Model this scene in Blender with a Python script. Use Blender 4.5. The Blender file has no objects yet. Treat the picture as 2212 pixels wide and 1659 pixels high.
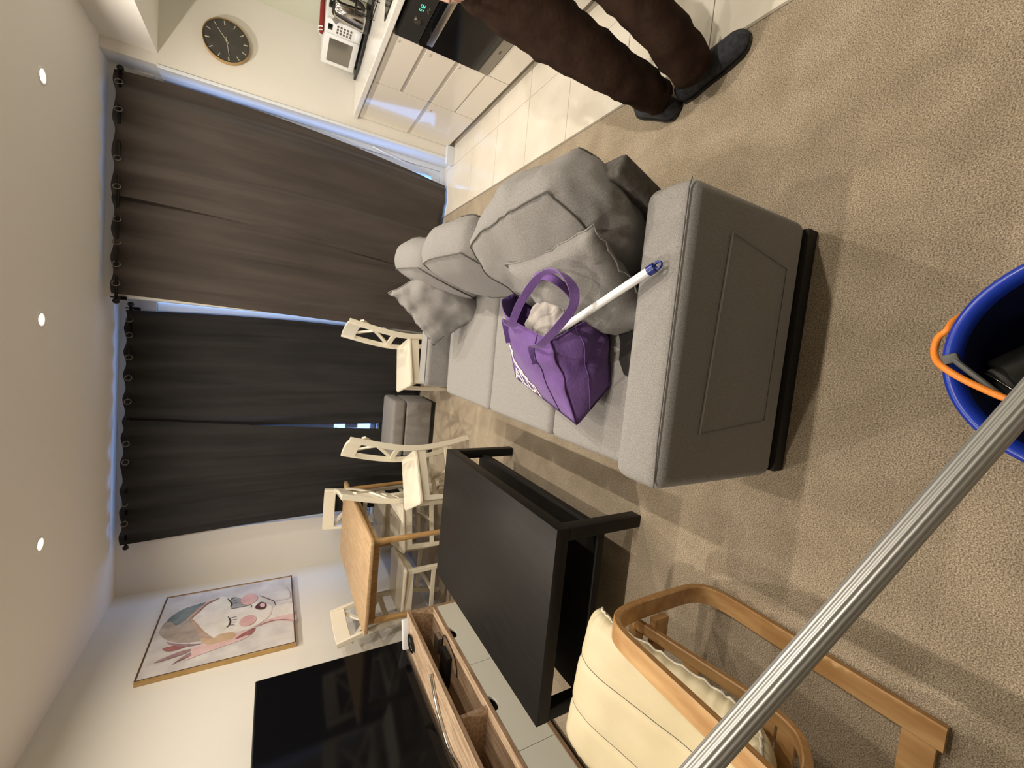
import bpy, bmesh, math, random
from mathutils import Vector, Matrix, noise
V=Vector; PI=math.pi
random.seed(7)
SC=bpy.context.scene; COL=SC.collection
# ---------------- camera ----------------
cd=bpy.data.cameras.new('camera'); cam=bpy.data.objects.new('camera',cd); COL.objects.link(cam)
def cam_axes(yaw,pit,roll):
    fw=V((math.sin(yaw)*math.cos(pit),math.cos(yaw)*math.cos(pit),-math.sin(pit)))
    r=V((math.cos(yaw),-math.sin(yaw),0)); u=r.cross(fw)
    c,s=math.cos(roll),math.sin(roll)
    return c*r+s*u, -s*r+c*u, fw
r_,u_,f_=cam_axes(-0.0873,0.4988,0.0493)
m=Matrix((-u_,r_,-f_)).transposed().to_4x4(); m.translation=V((0,0,1.39))
cam.matrix_world=m
cd.sensor_fit='HORIZONTAL'; cd.sensor_width=36; cd.lens=870.4/2212*36
cd.shift_x=(1106-1064.05)/2212; cd.shift_y=(806.94-829.5)/2212
cd.clip_start=0.02; cd.clip_end=60
SC.camera=cam
# ---------------- world, exposure ----------------
W=bpy.data.worlds.new('world'); SC.world=W; W.use_nodes=True
bg=W.node_tree.nodes['Background']; bg.inputs[0].default_value=(0.25,0.47,1.0,1); bg.inputs[1].default_value=4.5
vs=SC.view_settings; vs.view_transform='Standard'; vs.look='None'; vs.gamma=1; vs.use_curve_mapping=False; vs.exposure=0.0
LAMP_POWER=14.5; LAMP_COL=(1.0,0.895,0.76)
LAMPS=[(x,y) for y in (2.99,1.93,0.88) for x in (-1.32,-0.095,1.12)]
KLAMPS=[(2.0,2.25),(2.0,1.15)]
# ---------------- materials ----------------
def mat(name,col,rough=0.6,metal=0.0,spec=0.5,bump=0.0,bscale=50,col2=None,cscale=8,detail=3,stretch=None,emis=0,coat=0,cmix=(0.35,0.65),sheen=0):
    M=bpy.data.materials.new(name); M.use_nodes=True; nt=M.node_tree; N=nt.nodes; L=nt.links
    b=N['Principled BSDF']; b.inputs['Base Color'].default_value=(*col,1); b.inputs['Roughness'].default_value=rough
    b.inputs['Metallic'].default_value=metal; b.inputs['Specular IOR Level'].default_value=spec
    if coat: b.inputs['Coat Weight'].default_value=coat; b.inputs['Coat Roughness'].default_value=.08
    if sheen: b.inputs['Sheen Weight'].default_value=sheen
    if emis: b.inputs['Emission Color'].default_value=(*col,1); b.inputs['Emission Strength'].default_value=emis
    tc=N.new('ShaderNodeTexCoord'); mp=N.new('ShaderNodeMapping'); L.new(tc.outputs['Object'],mp.inputs[0])
    if stretch: mp.inputs['Scale'].default_value=stretch
    if col2:
        n=N.new('ShaderNodeTexNoise'); n.inputs['Scale'].default_value=cscale; n.inputs['Detail'].default_value=detail
        rp=N.new('ShaderNodeValToRGB'); rp.color_ramp.elements[0].color=(*col,1); rp.color_ramp.elements[1].color=(*col2,1)
        rp.color_ramp.elements[0].position=cmix[0]; rp.color_ramp.elements[1].position=cmix[1]
        L.new(mp.outputs[0],n.inputs['Vector']); L.new(n.outputs['Fac'],rp.inputs[0]); L.new(rp.outputs[0],b.inputs['Base Color'])
    if bump:
        n2=N.new('ShaderNodeTexNoise'); n2.inputs['Scale'].default_value=bscale; n2.inputs['Detail'].default_value=4
        bp=N.new('ShaderNodeBump'); bp.inputs['Strength'].default_value=bump; bp.inputs['Distance'].default_value=.004
        L.new(mp.outputs[0],n2.inputs['Vector']); L.new(n2.outputs['Fac'],bp.inputs['Height']); L.new(bp.outputs[0],b.inputs['Normal'])
    return M
wallm=mat('wall paint',(.75,.725,.665),.8,bump=.12,bscale=120,spec=.2)
ceilm=mat('ceiling paint',(.86,.84,.81),.85,bump=.08,bscale=90,spec=.2)
whitepl=mat('white plastic',(.82,.84,.86),.28)
def carpet_material():
    M=mat('carpet',(.5,.4,.3),.95,spec=.08,bump=1.0,bscale=380,sheen=.15); nt=M.node_tree; N=nt.nodes; L=nt.links
    b=N['Principled BSDF']; tc=N.new('ShaderNodeTexCoord')
    a=N.new('ShaderNodeTexNoise'); a.inputs['Scale'].default_value=290; a.inputs['Detail'].default_value=5; a.inputs['Roughness'].default_value=.65
    r=N.new('ShaderNodeValToRGB'); r.color_ramp.elements[0].position=.36; r.color_ramp.elements[1].position=.64
    r.color_ramp.elements[0].color=(.19,.143,.095,1); r.color_ramp.elements[1].color=(.68,.575,.43,1)
    c=N.new('ShaderNodeTexNoise'); c.inputs['Scale'].default_value=7; c.inputs['Detail'].default_value=6
    r2=N.new('ShaderNodeValToRGB'); r2.color_ramp.elements[0].position=.35; r2.color_ramp.elements[1].position=.65
    r2.color_ramp.elements[0].color=(.80,.79,.77,1); r2.color_ramp.elements[1].color=(1,1,1,1)
    mx=N.new('ShaderNodeMix'); mx.data_type='RGBA'; mx.blend_type='MULTIPLY'; mx.inputs[0].default_value=1
    for n in (a,c): L.new(tc.outputs['Object'],n.inputs['Vector'])
    L.new(a.outputs['Fac'],r.inputs[0]); L.new(c.outputs['Fac'],r2.inputs[0]); L.new(r.outputs[0],mx.inputs[6]); L.new(r2.outputs[0],mx.inputs[7]); L.new(mx.outputs[2],b.inputs['Base Color'])
    return M
carpetm=carpet_material()
groutm=mat('grout',(.17,.15,.13),.9)
tilem=mat('tile',(.70,.65,.55),.16,col2=(.78,.735,.645),cscale=3.5,detail=6,bump=.02,bscale=5)
glosswhite=mat('gloss cabinet',(.75,.70,.62),.1,coat=.3)
groovem=mat('handle rail',(.62,.56,.47),.35,metal=.3)
plinthm=mat('plinth',(.36,.32,.26),.35,metal=.3)
worktopm=mat('worktop',(.78,.76,.72),.2,col2=(.70,.68,.65),cscale=60)
blackglass=mat('black glass',(.006,.006,.007),.10,spec=.4)
ovengrey=mat('oven panel',(.045,.042,.038),.3,metal=.4)
steel=mat('brushed steel',(.52,.49,.45),.3,metal=1,bump=.03,bscale=200,stretch=(1,1,20))
chrome=mat('chrome',(.55,.53,.5),.12,metal=1)
greystrip=mat('oven trim',(.30,.28,.25),.35,metal=.8)
sofam=mat('sofa fabric',(.185,.178,.172),.95,spec=.12,bump=.4,bscale=800,col2=(.385,.372,.357),cscale=680,detail=2,sheen=.15)
cushm=mat('cushion fabric',(.185,.178,.172),.95,spec=.12,bump=.4,bscale=700,col2=(.325,.313,.302),cscale=600,detail=3,sheen=.15)
seamm=mat('seam thread',(.10,.093,.085),.9)
seaml=mat('light piping',(.42,.40,.36),.9)
darkfab=mat('dark lining',(.07,.062,.055),.95,col2=(.11,.10,.09),cscale=60)
blackm=mat('black plinth and shade',(.012,.010,.009),.7)
ottm=mat('ottoman fabric',(.20,.19,.18),.95,spec=.1,bump=.4,bscale=420,col2=(.32,.305,.29),cscale=300)
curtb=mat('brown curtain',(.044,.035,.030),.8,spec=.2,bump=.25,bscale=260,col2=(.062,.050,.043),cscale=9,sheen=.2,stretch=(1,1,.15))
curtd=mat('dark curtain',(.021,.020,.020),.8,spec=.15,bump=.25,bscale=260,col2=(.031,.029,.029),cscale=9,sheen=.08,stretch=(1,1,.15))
blackmetal=mat('black metal',(.015,.014,.014),.35,metal=.6)
ringm=mat('eyelet metal',(.22,.2,.17),.35,metal=.9)
tablem=mat('black brown wood',(.0125,.0115,.0105),.45,spec=.16,col2=(.0165,.015,.0135),cscale=6,detail=6,stretch=(14,1,14),bump=.05,bscale=30)
oak=mat('oak',(.47,.30,.15),.45,col2=(.62,.43,.24),cscale=5,detail=7,stretch=(10,1,10),bump=.05,bscale=20)
oakleg=mat('oak leg',(.42,.24,.09),.4,col2=(.56,.35,.15),cscale=6,stretch=(9,9,1))
unitwood=mat('unit wood',(.40,.27,.17),.5,col2=(.66,.50,.35),cscale=6,detail=8,stretch=(9,1,9),bump=.06,bscale=20)
unitedge=mat('unit wood edge',(.20,.125,.075),.5,col2=(.34,.23,.15),cscale=8,detail=7,stretch=(9,1,9))
drawerw=mat('drawer white',(.56,.56,.50),.35)
chairw=mat('chair white',(.78,.73,.60),.33)
birch=mat('bent birch',(.40,.215,.08),.38,col2=(.58,.36,.16),cscale=4,detail=7,stretch=(6,1.2,6),bump=.04,bscale=30,coat=.15)
birchedge=mat('laminate edge',(.28,.14,.045),.45,col2=(.40,.22,.08),cscale=40,stretch=(1,1,8))
leather=mat('cream leather',(.60,.52,.34),.5,col2=(.66,.585,.40),cscale=6,bump=.18,bscale=28,detail=6)
leatherw=mat('cream leather side',(.66,.62,.52),.55,bump=.4,bscale=20)
purple=mat('purple cloth',(.135,.070,.245),.9,spec=.15,col2=(.195,.105,.34),cscale=7,bump=.45,bscale=110,sheen=.2)
purpled=mat('dark purple piping',(.05,.018,.085),.9)
printm=mat('white print',(.80,.70,.74),.8)
greycloth=mat('grey cloth',(.42,.39,.37),.95,bump=.4,bscale=120)
browncloth=mat('dark brown cloth',(.045,.025,.02),.95)
yellow=mat('yellow trim',(.65,.62,.12),.7)
polew=mat('white pole',(.85,.86,.88),.25)
bluecap=mat('blue cap',(.015,.03,.22),.3)
bucketb=mat('bucket blue',(.008,.035,.36),.28,bump=.05,bscale=60)
rubber=mat('black plastic',(.012,.012,.011),.3)
greybar=mat('grey plastic bar',(.07,.07,.068),.5)
orange=mat('orange cord',(.85,.26,.03),.5,bump=.3,bscale=300)
alum=mat('ribbed aluminium',(.50,.50,.49),.42,metal=.75)
trouser=mat('brown corduroy',(.022,.0115,.008),.95,spec=.1,bump=.5,bscale=60,col2=(.036,.020,.013),cscale=12)
jumper=mat('dark jumper',(.03,.028,.03),.95)
skin=mat('skin',(.55,.33,.25),.5)
hairm=mat('hair',(.03,.02,.015),.7)
shoem=mat('slipper',(.020,.022,.030),.85,col2=(.045,.048,.06),cscale=60,bump=.5,bscale=160)
clockface=mat('clock face',(.045,.043,.038),.6,col2=(.065,.06,.05),cscale=14)
clockrim=mat('clock rim wood',(.42,.28,.12),.5)
paleline=mat('pale marker',(.52,.49,.40),.5)
goldframe=mat('frame wood',(.45,.28,.09),.45,col2=(.55,.36,.14),cscale=8,stretch=(5,5,1))
framedark=mat('frame inner edge',(.06,.025,.02),.5)
redm=mat('red cloth',(.22,.015,.012),.7,bump=.4,bscale=80)
windm=mat('window frame white',(.70,.74,.80),.3)
darkscreen=mat('screen glass',(.004,.004,.005),.08,spec=.16)
greendisp=mat('green display',(.1,.9,.6),.5,emis=1.2)
bulb=mat('bulb',(1,.93,.8),.5,emis=40)
def glassmat():
    M=bpy.data.materials.new('window glass'); M.use_nodes=True; nt=M.node_tree; nt.nodes.clear()
    o=nt.nodes.new('ShaderNodeOutputMaterial'); mx=nt.nodes.new('ShaderNodeMixShader'); t=nt.nodes.new('ShaderNodeBsdfTransparent'); g=nt.nodes.new('ShaderNodeBsdfGlossy')
    g.inputs['Roughness'].default_value=.02; t.inputs[0].default_value=(.93,.97,1,1); mx.inputs[0].default_value=.08
    nt.links.new(t.outputs[0],mx.inputs[1]); nt.links.new(g.outputs[0],mx.inputs[2]); nt.links.new(mx.outputs[0],o.inputs[0]); return M
glass=glassmat()
# ---------------- helpers ----------------
def tag(o,label=None,cat=None,group=None,kind=None):
    if label: o['label']=label
    if cat: o['category']=cat
    if group: o['group']=group
    if kind: o['kind']=kind
    return o
def thing(name,loc=(0,0,0),rz=0,label=None,cat=None,group=None,kind=None):
    o=bpy.data.objects.new(name,None); COL.objects.link(o); o.location=loc; o.rotation_euler=(0,0,rz); o.empty_display_size=.05
    return tag(o,label,cat,group,kind)
def pmat(o):
    if o is None: return Matrix.Identity(4)
    return pmat(o.parent)@Matrix.LocRotScale(o.location,o.rotation_euler,None)
def obj(name,bm,m,parent=None,smooth=False,local=False,**kw):
    """one mesh object; bm is in world coordinates unless local"""
    if parent is not None and not local: bm.transform(pmat(parent).inverted())
    me=bpy.data.meshes.new(name); bm.normal_update(); bm.to_mesh(me); bm.free()
    for x in (m if isinstance(m,(list,tuple)) else [m]): me.materials.append(x)
    if smooth:
        me.polygons.foreach_set('use_smooth',[True]*len(me.polygons))
        if smooth=='auto': me.set_sharp_from_angle(angle=math.radians(38))
    o=bpy.data.objects.new(name,me); COL.objects.link(o); o.parent=parent
    return tag(o,**kw)
def B(): return bmesh.new()
def box(bm,c,s,rot=None,bev=0,seg=2,mi=0):
    r=bmesh.ops.create_cube(bm,size=1); vs=r['verts']
    bmesh.ops.scale(bm,vec=s,verts=vs)
    if bev:
        es=list({e for v in vs for e in v.link_edges})
        rr=bmesh.ops.bevel(bm,geom=es,offset=bev,segments=seg,profile=.5,affect='EDGES',clamp_overlap=True)
        vs=list({v for f in rr['faces'] for v in f.verts}|{v for v in vs if v.is_valid})
        # include whole island
        todo=list(vs); seen=set(vs)
        while todo:
            v=todo.pop()
            for e in v.link_edges:
                w=e.other_vert(v)
                if w not in seen: seen.add(w); todo.append(w)
        vs=list(seen)
    if rot is not None: bmesh.ops.rotate(bm,matrix=rot if isinstance(rot,Matrix) else Matrix.Rotation(rot,3,'Z'),cent=(0,0,0),verts=vs)
    bmesh.ops.translate(bm,vec=c,verts=vs)
    if mi:
        for f in {f for v in vs for f in v.link_faces}: f.material_index=mi
    return vs
def bx(bm,x0,x1,y0,y1,z0,z1,bev=0,seg=2): return box(bm,((x0+x1)/2,(y0+y1)/2,(z0+z1)/2),(abs(x1-x0),abs(y1-y0),abs(z1-z0)),bev=bev,seg=seg)
def boxobj(name,x0,x1,y0,y1,z0,z1,m,parent=None,bev=0,seg=2,smooth=False,**kw):
    bm=B(); bx(bm,x0,x1,y0,y1,z0,z1,bev,seg); return obj(name,bm,m,parent,smooth,**kw)
def sweep(bm,pts,prof,closed=False,cap=True,up=None,scales=None):
    """prof: list of (a,b) in frame (side,normal); up: fixed side vector"""
    pts=[V(p) for p in pts]; n=len(pts); rings=[]; prev=None
    for i,p in enumerate(pts):
        a=pts[(i-1)%n] if (closed or i>0) else p; b=pts[(i+1)%n] if (closed or i<n-1) else p
        t=(b-a).normalized()
        if up is not None: s=(V(up)-t*t.dot(V(up))).normalized()
        else:
            if prev is None: s=t.orthogonal().normalized()
            else: s=(prev-t*t.dot(prev)).normalized()
            prev=s
        nn=t.cross(s); k=scales[i] if scales else 1
        rings.append([bm.verts.new(p+s*(x*k)+nn*(y*k)) for x,y in prof])
    m=len(prof)
    for i in range(n if closed else n-1):
        A,C_=rings[i],rings[(i+1)%n]
        for j in range(m): bm.faces.new((A[j],A[(j+1)%m],C_[(j+1)%m],C_[j]))
    if cap and not closed:
        bm.faces.new(rings[0][::-1]); bm.faces.new(rings[-1])
    return rings
def circ(r,n=8): return [(r*math.cos(2*PI*i/n),r*math.sin(2*PI*i/n)) for i in range(n)]
def tube(bm,pts,r,n=8,closed=False,radii=None): return sweep(bm,pts,circ(r if radii is None else 1,n),closed,scales=radii)
def rect(w,h,b=0):
    w/=2;h/=2
    if not b: return [(-w,-h),(w,-h),(w,h),(-w,h)]
    return [(-w+b,-h),(w-b,-h),(w,-h+b),(w,h-b),(w-b,h),(-w+b,h),(-w,h-b),(-w,-h+b)]
def lathe(bm,prof,n=32,c=(0,0,0),cap=False):
    rings=[]
    for r,z in prof: rings.append([bm.verts.new((c[0]+r*math.cos(2*PI*i/n),c[1]+r*math.sin(2*PI*i/n),c[2]+z)) for i in range(n)])
    for a,b in zip(rings,rings[1:]):
        for i in range(n): bm.faces.new((a[i],a[(i+1)%n],b[(i+1)%n],b[i]))
    if cap: bm.faces.new(rings[0][::-1]); bm.faces.new(rings[-1])
    return rings
def smoothpath(ps,k=6,closed=False):
    ps=[V(p) for p in ps]; n=len(ps); out=[]
    rng=n if closed else n-1
    for i in range(rng):
        if closed: a,b,c,d=ps[(i-1)%n],ps[i],ps[(i+1)%n],ps[(i+2)%n]
        else: a,b,c,d=ps[max(i-1,0)],ps[i],ps[i+1],ps[min(i+2,n-1)]
        for j in range(k):
            t=j/k; out.append(.5*((2*b)+(c-a)*t+(2*a-5*b+4*c-d)*t*t+(3*b-3*c+d-a)*t**3))
    if not closed: out.append(ps[-1])
    return out
def prism(bm,poly,axis,a,b):
    """poly 2D extruded along axis from a to b; axis x: poly=(y,z); y: (x,z); z: (x,y)"""
    def P(u,v,w): return {'x':(w,u,v),'y':(u,w,v),'z':(u,v,w)}[axis]
    A=[bm.verts.new(P(u,v,a)) for u,v in poly]; C_=[bm.verts.new(P(u,v,b)) for u,v in poly]; n=len(poly)
    bm.faces.new(A); bm.faces.new(C_[::-1])
    for i in range(n): bm.faces.new((A[i],C_[i],C_[(i+1)%n],A[(i+1)%n]))
    bmesh.ops.recalc_face_normals(bm,faces=bm.faces)
def copy_tree(o,parent=None):
    c=o.copy(); COL.objects.link(c); c.parent=parent
    for ch in [x for x in o.children]: copy_tree(ch,c)
    return c
def wr(p,s,a,seed=0): return noise.noise(V(p)*s+V((seed*7.3,seed*3.1,seed)))*a

# ================= SETTING =================
XL,XR,YB,ZC=-2.39,2.33,-4.2,2.467
fl=thing('floor',(0,0,0),kind='structure')
boxobj('carpet',XL,1.163,YB,4.21,-.03,0,carpetm,fl,label='beige twist pile carpet')
boxobj('grout',1.163,XR+.05,YB,3.90,-.03,-.003,groutm,fl)
boxobj('tile_edge_trim',1.158,1.168,YB,3.88,-.01,.003,plinthm,fl)
tme={}
for i,(x0,x1) in enumerate([(1.168,1.602),(1.602,2.036),(2.036,2.40)]):
    for j in range(-12,10):
        y0=1.08+.432*j; y1=y0+.432
        if y1<YB or y0>3.87: continue
        g=.0016; y0c,y1c=max(y0,YB),min(y1,3.875)
        bm=B(); bx(bm,x0+g,x1-g,y0c+g,y1c-g,-.012,.001+random.uniform(0,.0006),bev=.0012,seg=1)
        t=obj('tile',bm,tilem,fl)
# ceiling with round cut-outs not needed: flush trims sit under it
boxobj('ceiling',XL-.1,XR+.1,YB-.1,4.4,ZC,ZC+.1,ceilm,kind='structure')
boxobj('trim_1',1.74,XR,YB,3.70,2.17,ZC,ceilm,kind='structure',label='boxed-in bulkhead above the kitchen')
boxobj('wall_left',XL-.1,XL,YB-.1,4.3,-.05,ZC+.02,wallm,kind='structure')
boxobj('wall_right',XR,XR+.1,YB-.1,3.95,-.05,ZC+.02,mat('wall paint green',(.60,.62,.52),.75),kind='structure')
boxobj('wall_rear',XL,XR,YB-.1,YB,-.05,ZC+.02,wallm,kind='structure')
# kitchen end wall beside the door
boxobj('wall_kitchen',1.665,XR,3.70,3.95,-.05,ZC,wallm,kind='structure')
# wall of the sliding door (door opening X .16..1.665, z 0..2.33)
dw=B(); bx(dw,.20,1.665,3.87,3.95,2.22,ZC); bx(dw,.08,.20,3.87,3.95,-.03,ZC); bx(dw,.08,.20,3.95,4.21,-.03,ZC)
obj('wall_door',dw,wallm,kind='structure')
ww=B(); bx(ww,-1.90,.08,4.21,4.30,2.24,ZC); bx(ww,XL,-1.90,4.21,4.30,-.03,ZC); bx(ww,-1.90,.08,4.21,4.30,-.03,.42)
obj('wall_window',ww,wallm,kind='structure')
# window
w1=thing('window_1',(-.91,4.26,.42),kind='structure')
bm=B()
for a,b,c,d in ((-1.83,-.03,.42,.47),(-1.83,-.03,2.19,2.239),(-1.90,-1.83,.42,2.239),(-.03,.08,.42,2.239),(-1.0,-.88,.83,2.19),(-1.83,-1.0,.79,.83),(-.88,-.03,.79,.83),(-1.0,-.88,.60,.72)): bx(bm,a,b,4.235,4.29,c,d)
obj('window_frame',bm,windm,w1)
boxobj('pane',-1.86,.04,4.262,4.266,.46,2.20,glass,w1)
boxobj('window_sill',-1.92,.08,4.16,4.24,.395,.42,windm,w1,bev=.004)
# sliding door
d1=thing('door_1',(.9,3.9,0),kind='structure')
bm=B()
for a,b,c,d in ((.26,1.60,0.001,.05),(.26,1.60,2.16,2.219),(.20,.26,0.001,2.219),(1.60,1.664,0.001,2.219)): bx(bm,a,b,3.872,3.94,c,d)
obj('door_frame',bm,windm,d1)
bm=B()
for a,b,c,d in ((1.0,1.535,.051,.13),(1.0,1.535,2.08,2.159),(.93,1.0,.051,2.159),(1.535,1.599,.051,2.159),(.32,.93,.051,.12),(.32,.93,2.08,2.159),(.261,.32,.051,2.159)): bx(bm,a,b,3.885,3.93,c,d)
obj('door_leaf',bm,windm,d1)
boxobj('pane',.30,1.55,3.905,3.909,.1,2.10,glass,d1)
bm=B(); tube(bm,[(1.632,3.855,.70),(1.60,3.852,.55),(1.54,3.85,.18)],.006); obj('blind_wand',bm,whitepl,d1,True)
# jamb strip, skirting, beads
boxobj('trim_2',1.645,1.667,3.685,3.865,0,2.17,windm,kind='structure',bev=.003)
boxobj('baseboard_door',1.60,1.765,3.66,3.70,0,.075,windm,kind='structure',bev=.006)
boxobj('baseboard_left',XL,XL+.016,YB,4.21,0,.09,windm,kind='structure',bev=.004)
boxobj('baseboard_window',XL+.016,.08,4.194,4.21,0,.09,windm,kind='structure',bev=.004)
# downlights
def downlight(x,y,z,label,group,power,k=1):
    t=thing('ceiling_downlight',(x,y,z),0,label,'downlight',group)
    bm=B(); lathe(bm,[(.024,.006),(.026,-.001),(.036,-.005),(.044,-.004),(.046,.0)],28,(x,y,z)); obj('trim_ring',bm,ceilm if k else windm,t,True)
    bm=B(); lathe(bm,[(.0001,-.0005),(.024,-.0005)],24,(x,y,z)); obj('bulb',bm,bulb,t)
    ld=bpy.data.lights.new('lamp','AREA'); ld.shape='DISK'; ld.size=.05; ld.energy=power; ld.color=LAMP_COL; ld.spread=math.radians(168)
    lo=bpy.data.objects.new('lamp',ld); COL.objects.link(lo); lo.parent=t; lo.location=(0,0,-.007)
    return t
seen={0:'recessed ceiling downlight above the dark window curtains near the picture wall',1:'middle recessed ceiling downlight above the gap between the two curtain pairs',2:'recessed ceiling downlight nearest the kitchen bulkhead and the clock'}
names={1:'second row',2:'row nearest the armchair'}
for i,(x,y) in enumerate(LAMPS):
    r,c=divmod(i,3)
    if r==0: lab=seen[c]
    else: lab='recessed ceiling downlight, '+names[r]+', '+('on the television side','over the middle of the room','on the kitchen side')[c]
    downlight(x,y,ZC,lab,'recessed downlights in the ceiling',LAMP_POWER*{(0,0):1.0,(0,1):1.0,(0,2):1.05,(1,0):1.15,(1,1):.30,(1,2):1.45,(2,0):1.15,(2,1):.55,(2,2):1.35}[(r,c)])
for i,(x,y) in enumerate(KLAMPS):
    downlight(x,y,2.17,'recessed kitchen downlight in the bulkhead over the '+('oven' if i==0 else 'near end of the worktop'),'kitchen bulkhead downlights',LAMP_POWER*.10)
# ================= CURTAINS =================
def curtain(name,lab,m,yb,top,bot,rod_z,nf,seed,amp=.03,rings=(),group=None,zb=lambda t:.03,mid=None,rx=None):
    """sheet between top x-range and bottom x-range"""
    t=thing(name,((top[0]+top[1])/2,yb,0),0,lab,'curtain',group)
    bm=B(); nx,nz=190,50; grid=[]
    for j in range(nz+1):
        v=j/nz; row=[]
        for i in range(nx+1):
            u=i/nx
            xt=top[0]+(top[1]-top[0])*u; xb=bot[0]+(bot[1]-bot[0])*u
            w=v**1.3; x=xt*(1-w)+xb*w
            if mid: x+=math.sin(PI*v)*(mid[0]*(1-u)+mid[1]*u)
            ztop=rod_z+.045+.012*math.sin(2*PI*nf*u+PI/2)*0
            z=ztop*(1-v)+zb(u)*v
            ph=2*PI*nf*u+ .9*noise.noise(V((u*3,v*1.1,seed)))
            vv=min(1,v*2.5); uu=u-(.10*v)
            fold=math.sin(ph)*(1-v)**2.2*amp
            fold+=vv*(.050*noise.noise(V((uu*5,v*.5,seed+5)))+.020*noise.noise(V((uu*13,v*.8,seed+15)))+.008*noise.noise(V((uu*30,v*1.2,seed+25))))
            fold+=.016*max(0,v-.6)*noise.noise(V((u*8,v*14,seed+9)))
            y=yb+fold
            if j==0: z-= .016*(1+math.sin(ph*1.0+PI))/1.0
            row.append(bm.verts.new((x,y,z)))
        grid.append(row)
    for j in range(nz):
        for i in range(nx): bm.faces.new((grid[j][i],grid[j][i+1],grid[j+1][i+1],grid[j+1][i]))
    o=obj('fabric',bm,m,t,True)
    md=o.modifiers.new('thick','SOLIDIFY'); md.thickness=.003
    for x in rings:
        bm=B(); c=V((x,yb-amp*.75,rod_z))
        rot=Matrix.Rotation(math.radians(28),3,'Z')
        pts=[c+rot@V((.021*math.cos(a),-.004,.021*math.sin(a))) for a in [2*PI*k/20 for k in range(20)]]
        tube(bm,pts,.0036,6,closed=True); obj('eyelet',bm,ringm,t,True)
    return t
RZ=2.375
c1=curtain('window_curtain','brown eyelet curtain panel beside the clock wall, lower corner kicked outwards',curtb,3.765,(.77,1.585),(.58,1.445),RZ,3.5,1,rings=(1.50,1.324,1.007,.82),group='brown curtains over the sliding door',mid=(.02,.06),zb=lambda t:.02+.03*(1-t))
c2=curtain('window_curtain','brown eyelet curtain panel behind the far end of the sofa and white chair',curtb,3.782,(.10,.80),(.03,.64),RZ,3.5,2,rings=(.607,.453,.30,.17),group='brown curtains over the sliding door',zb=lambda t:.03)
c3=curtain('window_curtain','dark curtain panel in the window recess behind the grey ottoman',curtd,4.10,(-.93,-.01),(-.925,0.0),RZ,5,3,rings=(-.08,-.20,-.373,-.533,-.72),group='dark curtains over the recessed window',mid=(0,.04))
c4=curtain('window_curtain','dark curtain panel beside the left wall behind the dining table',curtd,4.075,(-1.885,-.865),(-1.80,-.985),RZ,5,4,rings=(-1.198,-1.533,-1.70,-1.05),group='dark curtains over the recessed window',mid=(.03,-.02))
def rod(x0,x1,y,wall_y,lab,sup):
    t=thing('curtain_rod',((x0+x1)/2,y,RZ),0,lab,'curtain rod','black curtain rods')
    bm=B(); tube(bm,[(x0,y,RZ),(x1,y,RZ)],.009,10); obj('pole',bm,blackmetal,t,True)
    for x in (x0,x1):
        bm=B(); bmesh.ops.create_uvsphere(bm,u_segments=14,v_segments=10,radius=.02); bmesh.ops.translate(bm,vec=(x,y,RZ),verts=bm.verts); obj('finial',bm,blackmetal,t,True)
    for x in sup:
        bm=B(); tube(bm,[(x,y,RZ),(x,wall_y,RZ)],.006,8); box(bm,(x,wall_y-.004,RZ),(.025,.008,.07),bev=.002); tube(bm,[(x,y,RZ-.016),(x,y,RZ+.03)],.005,8); obj('bracket',bm,blackmetal,t,'auto')
rod(.05,1.60,3.765,3.87,'black curtain rod above the brown curtains',(.075,1.57))
rod(-1.92,.04,4.10,4.21,'black curtain rod inside the window recess above the dark curtains',(-1.80,.01))
# ================= KITCHEN =================
FX=1.765
def cab(name,y0,y1,fronts,lab,grooves):
    t=thing(name,((FX+XR)/2,(y0+y1)/2,0),0,lab,'cabinet','gloss kitchen base cabinets')
    boxobj('carcass',FX+.02,XR-.004,y0+.001,y1-.001,.055,.862,glosswhite,t)
    boxobj('plinth',FX+.05,FX+.066,y0+.001,y1-.001,.001,.055,plinthm,t)
    for z0,z1 in fronts: boxobj('drawer_front',FX,FX+.019,y0+.0025,y1-.0025,z0,z1,glosswhite,t,bev=.0015)
    for z0,z1 in grooves: boxobj('handle_rail',FX+.006,FX+.02,y0+.003,y1-.003,z0,z1,groovem,t)
    return t
k1=cab('drawer_cabinet',2.588,3.132,[(.664,.850),(.448,.638),(.236,.420),(.056,.222)],'gloss four-drawer kitchen cabinet beside the built-in oven',[(.85,.862),(.64,.662),(.422,.446),(.224,.234)])
k2=cab('drawer_cabinet',3.134,3.695,[(.448,.850),(.056,.420)],'gloss two-drawer kitchen cabinet in the corner by the clock wall',[(.85,.862),(.422,.446)])
k3=cab('drawer_cabinet',1.38,1.982,[(.448,.850),(.056,.420)],'gloss kitchen cabinet behind the person in brown trousers',[(.85,.862),(.422,.446)])
k4=thing('oven_housing',(2.04,2.285,0),0,'gloss drawer unit under the built-in oven','cabinet','gloss kitchen base cabinets')
boxobj('carcass',FX+.02,XR-.004,1.985,2.585,.055,.221,glosswhite,k4)
boxobj('plinth',FX+.05,FX+.066,1.985,2.585,.001,.055,plinthm,k4)
boxobj('drawer_front',FX,FX+.019,1.9865,2.5835,.056,.218,glosswhite,k4,bev=.0015)
def marks(t,y,z,n,w):
    bm=B()
    for k in range(n): box(bm,(FX-.0006,y+k*.008,z+(k%2)*.006),(.001,.003,w))
    obj('drawer_mark',bm,plinthm,t,label='small grey care symbol')
for y,z in ((2.615,.80),(2.62,.60),(2.615,.40)): marks(k1,y,z,4,.012)
marks(k2,3.215,.385,4,.012)
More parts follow.
